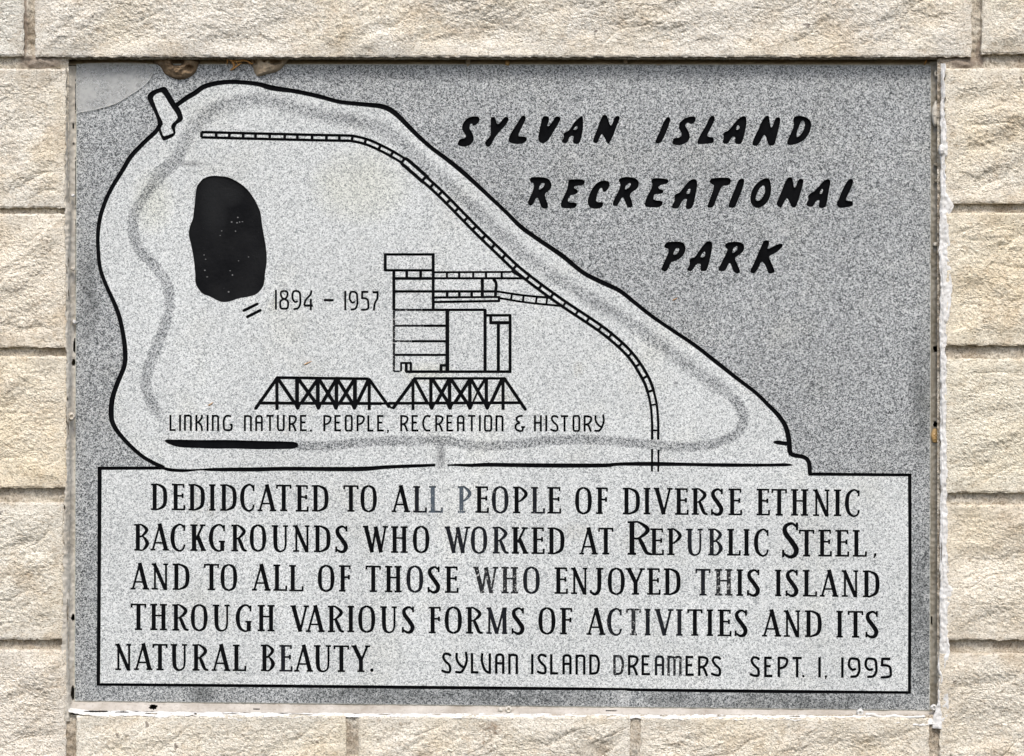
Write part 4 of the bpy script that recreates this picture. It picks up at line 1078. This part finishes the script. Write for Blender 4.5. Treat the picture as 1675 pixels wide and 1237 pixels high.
# smeared proud beside the top corners
dm = dm - 0.006 * np.exp(-((X - 43) / 6) ** 2) * (Y < 96) - 0.005 * np.exp(-((X - 70) / 34) ** 2 - ((Y - 102) / 9) ** 2) - 0.006 * np.exp(-((X - 1572) / 24) ** 2 - ((Y - 104) / 9) ** 2)
# the upright joints below the plaque are pointed almost flush
dm = dm - 0.0058 * sstep(1160, 1180, Y) * ((X > 560) & (X < 1055)) - 0.003 * sstep(1160, 1180, Y) * ((X > 1500) & (X < 1545)) - 0.004 * sstep(1165, 1195, Y) * ((X > 100) & (X < 132))
V = PA(X.ravel(), Y.ravel(), dm.ravel())
F = grid_faces(*X.shape)
cxx = X.ravel()[F].mean(1); cyy = Y.ravel()[F].mean(1)
F = F[~((cxx > 113) & (cxx < 1534) & (cyy > 98) & (cyy < 1168))]
mesh_obj('mortar', V, F.tolist(), M['mortar'], wall, smooth=True)
# the block core behind the recess
def box(x0, x1, y0, y1, d0, d1):
    a = [P(x0, y0, 0), P(x1, y0, 0), P(x1, y1, 0), P(x0, y1, 0)]
    v = [(p[0], d0, p[2]) for p in a] + [(p[0], d1, p[2]) for p in a]
    return v, [[0, 3, 2, 1], [4, 5, 6, 7], [0, 1, 5, 4], [1, 2, 6, 5], [2, 3, 7, 6], [3, 0, 4, 7]]
mesh_obj('wall_core', *box(W0 + 3, W1x - 3, -372, 1625, 0.046, 0.12), M['mortar'], wall)

# ---- sealant round the plaque
seal = empty('perimeter_sealant', P(822, 1172, 0.0))
tag(seal, 'cracked silicone sealant in the joint around the plaque, white at right and bottom', 'sealant')

def ribbon(name, line, mat, depthL, depthR, bulge=0.0, edge=(0.8, 0.8), nz=0.0006, holes=(), parent=seal, step=1.8, seed=0, humps=(), prof=None, label=None):
    """strip along line [(x, y, half_left, half_right)]; left/right seen walking along it"""
    q = [(p[0], p[1], p[2], p[3]) for p in line]
    S_ = [0]
    for a, b in zip(q[:-1], q[1:]): S_.append(S_[-1] + math.hypot(b[0] - a[0], b[1] - a[1]))
    n = int(S_[-1] / step) + 1
    s = np.linspace(0, S_[-1], n)
    Q = np.array(q); px = np.interp(s, S_, Q[:, 0]); py = np.interp(s, S_, Q[:, 1]); hl = np.interp(s, S_, Q[:, 2]); hr = np.interp(s, S_, Q[:, 3])
    hl = hl + edge[0] * fbm(s / 14, s * 0 + seed, 4, seed + 3) * 1.6; hr = hr + edge[1] * fbm(s / 14, s * 0 + seed + 5, 4, seed + 8) * 1.6
    for (c, w, dl, dr) in humps:
        g = np.exp(-((s - c) / w) ** 2) ; hl = hl + g * dl; hr = hr + g * dr
    hl = np.maximum(hl, 0.4); hr = np.maximum(hr, 0.4)
    dx = np.gradient(px); dy = np.gradient(py); l = np.hypot(dx, dy); nx_, ny_ = dy / l, -dx / l      # left of travel in y-down space
    na = max(5, int(float(np.max(hl + hr)) / 1.3))
    t = np.linspace(-1, 1, na)
    T, SS = np.meshgrid(t, s)
    off = np.where(T < 0, T * hl[:, None], T * hr[:, None])
    X = px[:, None] - off * -1 * -nx_[:, None] * 1.0
    X = px[:, None] - off * nx_[:, None]; Y = py[:, None] - off * ny_[:, None]
    f = (T + 1) / 2
    if prof is not None: f = prof(f)
    D = depthL + (depthR - depthL) * f - bulge * (1 - T ** 2) ** 0.7
    D = D + nz * fbm(X / 7, Y / 7, 3, seed + 20) + nz * 1.2 * fbm(SS / 40, T * 1.2, 2, seed + 30)
    V = PA(X.ravel(), Y.ravel(), np.zeros(X.size)); V[:, 1] = D.ravel(); 
    k = (DIST + D.ravel()) / DIST; V[:, 0] *= k; V[:, 2] *= k
    F = grid_faces(*X.shape)
    cx_ = X.ravel()[F].mean(1); cy_ = Y.ravel()[F].mean(1)
    keep = np.ones(len(F), bool)
    for (hx, hy, rx, ry) in holes:
        dd = ((cx_ - hx) / rx) ** 2 + ((cy_ - hy) / ry) ** 2
        keep &= dd > 1 + 0.5 * pn(cx_ / 3, cy_ / 3, seed + 9)
    F = F[keep]
    # face the camera
    a, b, c = V[F[0][0]], V[F[0][1]], V[F[0][2]]
    if np.cross(b - a, c - a)[1] > 0: F = F[:, ::-1]
    o = mesh_obj(name, V, F.tolist(), M[mat], parent, smooth=True)
    if label: o['label'] = label
    return o

# added dark liner: shade painted into its colour so that holes read as holes
mesh_obj('dark_liner', *box(104, 1552, 88, 1182, 0.036, 0.040), M['cavity'], seal)
# top
ribbon('sealant_strip', [(112, 101, 9, 6), (600, 100.5, 9, 6.5), (1536, 100, 9, 7)], 'seal_dark', 0.012, 0.0015, 0.0, (0.1, 0.5), 0.0012, seed=1, label='dark brown sealant strip under the lintel')
# right: recessed grey-brown channel then the white bead
ribbon('sealant_strip', [(1531, 100, 9.4, 10), (1531.5, 600, 10.4, 9), (1530, 1150, 8.6, 9), (1530, 1174, 8.6, 9)], 'seal_brown', -0.010, 0.0012, 0.0, (0.3, 0.2), 0.0009, holes=[(1530.5, 571, 4.2, 5.5), (1530, 694, 4, 4.5), (1536, 362, 2, 2.5), (1524, 1015, 1.2, 8), (1521.5, 870, 1, 8)], seed=2, prof=lambda f: f ** 0.3, label='recessed grey brown sealant strip')
ribbon('white_bead', [(1543, 104, 3, 3.6), (1543, 330, 3.5, 4.6), (1541.5, 420, 5, 4.8), (1544, 470, 9, 6), (1541.5, 560, 6, 4.2), (1542, 760, 6.4, 4.2), (1543.5, 980, 8, 6), (1542, 1080, 7, 5), (1541, 1150, 8, 6), (1536, 1180, 11, 11), (1535, 1192, 9, 10)], 'seal_white', -0.0216, -0.0192, 0.0010, (1.5, 0.9), 0.0008,
       holes=[(1547, 262, 1.4, 8), (1549, 230, 1.5, 3), (1538, 725, 1.4, 5), (1539, 800, 0.9, 9), (1540, 905, 0.8, 16), (1539, 630, 1, 6), (1545, 1118, 1.0, 12), (1541, 690, 1, 5)], seed=3,
       humps=[(130, 22, 5, 0), (231, 14, 13, 0), (280, 30, 6, 1), (345, 40, 5, 0), (395, 20, 3, 0), (866, 12, 10, 0), (960, 20, 4, 0), (1050, 20, 4, 0)])
# left
ribbon('sealant_strip', [(117, 108, 7, 7.5), (117.5, 400, 7, 7.4), (116.5, 800, 6.5, 6.5), (115.5, 1150, 6.5, 6.6)], 'seal_cream', 0.0015, -0.0085, 0.0, (0.2, 0.2), 0.0009, holes=[(122.5, 566, 2.6, 12), (121, 593, 4, 5.5), (119.6, 1010, 3.2, 6.5), (119, 1134, 3.2, 12), (120, 207, 1.2, 5), (120.5, 235, 1.2, 3), (123, 160, .9, 30), (123.4, 300, .8, 40), (123.5, 420, .8, 60)], seed=5, prof=lambda f: f ** 1.4, label='cream sealant strip')
ribbon('white_bead', [(110, 200, 1.5, 2), (110, 330, 2.2, 6), (113, 345, 4, 8), (111, 420, 3, 4), (112, 560, 3, 3.5), (112.5, 700, 3.4, 3.4), (112, 800, 3.4, 5), (110.5, 860, 4, 7), (109, 960, 4, 6), (108.5, 1060, 4, 8), (110.5, 1140, 4, 5), (112, 1180, 6, 6)], 'seal_cream', -0.0115, -0.0220, 0.0014, (0.8, 1.8), 0.0010,
       holes=[(112, 430, .8, 8), (112, 480, .8, 6), (113, 640, .7, 8), (112, 700, .8, 12), (113, 900, .7, 14), (110, 1000, .7, 20)], seed=6, label='greyish ragged bead')
# bottom
bh = [(158, 1164, 22, 1.3), (198, 1165, 12, 1.1), (247, 1167.4, 11, 1.0), (320, 1168, 2, 2), (376, 1168, 15, 1.1), (491, 1169.4, 19, 1.3), (714.6, 1168.6, 7, 1.6), (777, 1168.8, 7, 1.7), (800, 1168.5, 10, 1.1), (845, 1168.8, 5, 1.7), (910, 1169.3, 12, 1.5), (948, 1168.8, 13, 1.4), (1002, 1172.2, 16, 1.6), (1086, 1171, 7, 1.2), (1504.5, 1173.2, 7, 1.3), (1300, 1172, 9, 1), (630, 1169, 9, 1), (1180, 1171.4, 8, 1)]
ribbon('sealant_strip', [(110, 1152, 6.5, 10), (500, 1156.5, 6.5, 10.5), (1000, 1162, 6.5, 10), (1540, 1168, 7, 8)], 'seal_pink', 0.0035, -0.0105, 0.0, (0.1, 0.4), 0.0010, holes=[(250.7, 1156.5, 6.5, 4.5), (420, 1160, 5, .8), (1000, 1163, 10, .8)], seed=7, prof=lambda f: f ** 1.1, label='dusty pinkish sealant strip')
ribbon('white_bead', [(112, 1161, 3, 3.6), (150, 1166, 3, 3.8), (500, 1170, 3, 3.6), (830, 1170.5, 3.2, 3.8), (1100, 1172.6, 3.2, 3.4), (1400, 1174, 3.6, 5), (1536, 1177, 3.4, 7)], 'seal_white', -0.0125, -0.0214, 0.0008, (0.8, 1.3), 0.0009, holes=bh, seed=8, step=1.3,
       humps=[(60, 30, 0, 3), (150, 20, 0, 3), (270, 25, 0, 4), (285, 10, 0, 4), (690, 20, 0, 3), (1305, 60, 0, 4), (1395, 20, 0, 4)])

def dome(name, outline_, ctr, H, y0, mat, parent, seed=0, pits=(), nz=0.25, rings=14, power=0.55, label=None):
    """a lump with the given outline in photo px, bulging H px towards the camera from depth y0"""
    ol = chaikin(outline_, 2)
    n = len(ol); V = [P(*ctr, y0)]; R_ = [(ctr[0], ctr[1], 0.0)]
    for r in range(1, rings + 1):
        f = r / rings
        for (x, y) in ol:
            R_.append((ctr[0] + (x - ctr[0]) * f, ctr[1] + (y - ctr[1]) * f, f))
    A = np.array(R_)
    h = H * np.clip(1 - A[:, 2] ** 2, 0, 1) ** power
    h = h * (1 + nz * fbm(A[:, 0] / 9, A[:, 1] / 9, 4, seed)) + nz * 5 * fbm(A[:, 0] / 3.2, A[:, 1] / 2.4, 3, seed + 4) * (A[:, 2] < 0.99)
    for (x, y, rx, ry, d) in pits:
        q = ((A[:, 0] - x) / rx) ** 2 + ((A[:, 1] - y) / ry) ** 2
        h = h - d * np.exp(-q ** 2 * (1 + 0.6 * pn(A[:, 0] / 4, A[:, 1] / 4, seed + 2)))
    D = y0 - h * S
    V = PA(A[:, 0], A[:, 1], D)
    F = [[0, 1 + (k + 1) % n, 1 + k] for k in range(n)]
    for r in range(rings - 1):
        a = 1 + r * n; b = a + n
        F += [[a + k, a + (k + 1) % n, b + (k + 1) % n, b + k] for k in range(n)]
    # closed rear
    rim = [1 + (rings - 1) * n + k for k in range(n)]
    nb_ = len(V)
    Bk = V[rim].copy(); Bk[:, 1] += 0.003
    V = np.concatenate([V, Bk])
    F += [[rim[k], rim[(k + 1) % n], nb_ + (k + 1) % n, nb_ + k] for k in range(n)]
    F.append([nb_ + k for k in range(n)])
    a, b, c = V[F[0][0]], V[F[0][1]], V[F[0][2]]
    if np.cross(b - a, c - a)[1] > 0: F = [q[::-1] for q in F]
    o = mesh_obj(name, V, F, M[mat], parent, smooth=True)
    if label: o['label'] = label
    return o

def blob(cx_, cy_, rx, ry, n=14, j=0.12, seed=0):
    r_ = random.Random(seed)
    return [(cx_ + rx * math.cos(2 * math.pi * k / n) * (1 + r_.uniform(-j, j)), cy_ + ry * math.sin(2 * math.pi * k / n) * (1 + r_.uniform(-j, j))) for k in range(n)]
# drips and knobs of sealant
for (x, y, rx, ry, H, yy, m, pit) in [(117, 682, 6.5, 7, 7, -0.014, 'seal_cream', 1), (1407, 1167, 6, 8, 7, -0.008, 'seal_white', 1), (832, 1161, 6, 6, 6, -0.006, 'seal_cream', 1), (819, 1161, 4.5, 4.5, 5, -0.006, 'seal_cream', 0),
        (1532.5, 121, 5, 6, 5, -0.004, 'seal_cream', 1), (1531, 186, 7, 21, 6, -0.006, 'seal_cream', 0), (1532, 270, 5, 4, 4, -0.005, 'seal_brown', 0), (1533, 296, 4.5, 3, 4, -0.005, 'seal_brown', 0), (1531, 400, 4.5, 4, 4, -0.004, 'seal_cream', 0), (1530, 713, 6.5, 13, 4, -0.002, 'amber', 0), (1528, 1158, 6, 6, 6, -0.012, 'seal_white', 1), (1540, 245, 4.5, 9, 5, -0.022, 'seal_white', 0), (121, 527, 3, 4, 4, -0.006, 'seal_white', 0), (119, 320, 3, 3, 4, -0.010, 'seal_white', 0), (119, 440, 4, 3, 4, -0.010, 'seal_cream', 0)]:
    dome('sealant_drip', blob(x, y, rx, ry, seed=int(x + y)), (x, y), H, yy, m, seal, seed=int(x), pits=[(x, y, rx * .4, ry * .4, H * .8)] if pit else (), nz=0.12, label='amber coloured drip' if m == 'amber' else None)
# squeezed-out worm of sealant along the lower right
def tube(name, pts, r, mat, parent, sides=8, label=None):
    q = cr([(x, y, d) for x, y, d in pts], 3)
    q = [Vector(P(x, y, d)) for x, y, d in q]
    V, F = [], []
    for i, p in enumerate(q):
        t = (q[min(i + 1, len(q) - 1)] - q[max(i - 1, 0)]).normalized()
        a = t.cross(Vector((0, 1, 0.01))).normalized(); b = t.cross(a)
        rr = r * S * (0.35 if i in (0, len(q) - 1) else 1) * (1 + 0.2 * math.sin(i * 1.7))
        for k in range(sides):
            an = 2 * math.pi * k / sides
            V.append(tuple(p + a * math.cos(an) * rr + b * math.sin(an) * rr))
    for i in range(len(q) - 1):
        for k in range(sides):
            F.append([i * sides + k, i * sides + (k + 1) % sides, (i + 1) * sides + (k + 1) % sides, (i + 1) * sides + k])
    F.append(list(range(sides))[::-1]); F.append([(len(q) - 1) * sides + k for k in range(sides)])
    o = mesh_obj(name, V, F, M[mat], parent, smooth=True)
    if label: o['label'] = label
    return o
tube('sealant_drip', [(1415, 1169, -0.012), (1427, 1168.5, -0.014), (1436, 1172, -0.016), (1448, 1173, -0.018), (1462, 1171, -0.018), (1480, 1173.5, -0.019), (1500, 1173, -0.02), (1514, 1172, -0.02)], 2.4, 'seal_white', seal)
tube('sealant_drip', [(1541, 1050, -0.018), (1537, 1075, -0.018), (1536, 1095, -0.02), (1541, 1108, -0.021), (1539, 1122, -0.02)], 2.0, 'seal_white', seal)

# ---- translucent film stuck over the top left corner
def film_mat():
    n = NT('cloudy_translucent_film')
    tr = n.t.nodes.new('ShaderNodeBsdfTransparent')
    mx = n.t.nodes.new('ShaderNodeMixShader')
    f = n.mapr(n.noise(55, 5, 0.7), 0.36, 0.64, 0.16, 0.50)
    n.link(f, mx.inputs[0]); n.link(tr.outputs[0], mx.inputs[1]); n.link(n.b.outputs[0], mx.inputs[2])
    out = n.t.nodes['Material Output']; n.link(mx.outputs[0], out.inputs['Surface'])
    n.b.inputs['Base Color'].default_value = (0.60, 0.615, 0.605, 1)
    n.b.inputs['Roughness'].default_value = 0.3
    return n.m
M['film'] = film_mat()
def rim_mat():
    return sealant_mat('cloudy_film_rim', (0.52, 0.54, 0.53), (0.60, 0.62, 0.60), 0.3, 60)
M['film_rim'] = rim_mat()
film = empty('plastic_film', P(180, 185, -0.001))
tag(film, 'cloudy translucent quarter-round film stuck over the top left corner of the plaque', 'film')
FL = [(123.5, 104), (180, 102.5), (236, 103), (246, 105), (250.5, 112), (249, 121), (240, 134), (226, 147), (208, 159), (188, 169), (168, 176.5), (148, 182), (123.5, 185)]
FL = FL[:3] + [(x + rng.uniform(-1.3, 1.3), y + rng.uniform(-1.3, 1.3)) for x, y in FL[3:-1]] + FL[-1:]
fl = chaikin(FL, 1)
fv = [P(x, y, -0.0016) for x, y in fl] + [P(x, y, -0.0010) for x, y in fl]
nf = len(fl)
ff_ = [list(range(nf))[::-1], list(range(nf, 2 * nf))] + [[k, (k + 1) % nf, nf + (k + 1) % nf, nf + k] for k in range(nf)]
if (Vector(fv[ff_[0][1]]) - Vector(fv[ff_[0][0]])).cross(Vector(fv[ff_[0][2]]) - Vector(fv[ff_[0][1]])).y > 0: ff_[0].reverse(); ff_[1].reverse()
mesh_obj('film_sheet', fv, ff_, M['film'], film)
tube('film_rim', [(x, y, -0.0018) for x, y in FL[3:]], 0.5, 'film_rim', film, 6)

# ---- mud nests and bits under the lintel
n1 = dome('mud_nest', [(249, 92), (252, 103), (263, 110), (268, 121), (278, 127), (290, 131), (300, 131), (312, 127), (321, 119), (325, 108), (327, 98), (322, 91), (290, 90)], (294, 108), 17, 0.002, 'mud', None, seed=3, pits=[(290, 102, 9.5, 5, 34), (309, 112, 7, 5, 9), (322, 94, 8, 6, 12)], nz=0.20, rings=22)
tag(n1, 'brown rounded mud nest with two dark openings, beside the corner film under the lintel', 'nest')
n2 = dome('mud_nest', [(408, 91), (411, 102), (413, 112), (416, 121), (420, 126), (427, 125), (440, 121), (452, 119), (461, 113), (467, 105), (473, 97), (472, 90), (440, 89)], (440, 107), 14, 0.002, 'mud_pale', None, seed=8, pits=[(450, 101, 9, 4.5, 22), (433, 100, 2.6, 2.4, 16), (417, 103, 3, 3, 12)], nz=0.16, rings=22)
tag(n2, 'paler broken mud nest tapering to a point, right of the straw tuft under the lintel', 'nest')
tf = empty('straw_tuft', P(382, 104, -0.004))
tag(tf, 'tuft of orange dry straw hanging between the two mud nests', 'straw')
for pts in ([(370, 94, -.004), (372, 100, -.006), (371, 107, -.005)], [(372, 95, -.006), (380, 101, -.007), (383, 108, -.006), (380, 114, -.003)], [(395, 103, -.006), (388, 108, -.007), (381, 113, -.004), (376, 115, -.002)], [(383, 96, -.004), (396, 98, -.006), (406, 101, -.005), (412, 106, -.004)], [(376, 99, -.005), (392, 101, -.007), (402, 97, -.005)], [(388, 93, -.003), (386, 100, -.006), (390, 106, -.005)], [(400, 96, -.003), (408, 103, -.007), (414, 104, -.006)]):
    tube('straw_stalk', pts, rng.uniform(1.0, 1.9), 'straw', tf, 6)
for (x, y, rx, ry, m, lab) in [(766, 101, 4.5, 8, 'mud_pale', 'pale mud dab, pointed, left of centre under the lintel'), (1023, 100, 4.5, 5.5, 'mud_pale', 'pale round mud dab under the lintel, above the gap between the title words'), (830, 103, 5, 5, 'amber', 'reddish brown dab under the lintel, the middle one of three'),]:
    d_ = dome('mud_dab', blob(x, y, rx, ry, 10, 0.2, int(x)), (x, y), 6, 0.001, m, None, seed=int(x), nz=0.2, rings=7)
    tag(d_, lab, 'mud dab', 'small mud dabs under the lintel')
st_ = tube('straw_stalk', [(1512, 106, -.002), (1515, 100, -.004), (1516, 94, -.004)], 1.3, 'straw', None, 6)
tag(st_, 'single short orange straw stalk at the top right corner of the plaque', 'straw')
# thin rust-coloured fibres caught on the face
for (pts, lab) in [([(497, 597, -.0005), (503, 594, -.001), (510, 591, -.0006)], 'thin orange fibre lying on the frosted face above the left bridge drawing'), ([(340, 664, -.0006), (345, 661, -.001), (349, 658, -.0006)], 'thin orange fibre on the face just left of the left bridge drawing'), ([(1100, 492, -.0005), (1104, 489.5, -.001), (1108, 487.5, -.0006)], 'tiny orange brown fibre on the grey granite under the letters R and K')]:
    o = tube('orange_fibre', pts, 0.7, 'straw', None, 5)
    tag(o, lab, 'fibre', 'orange fibres caught on the plaque')
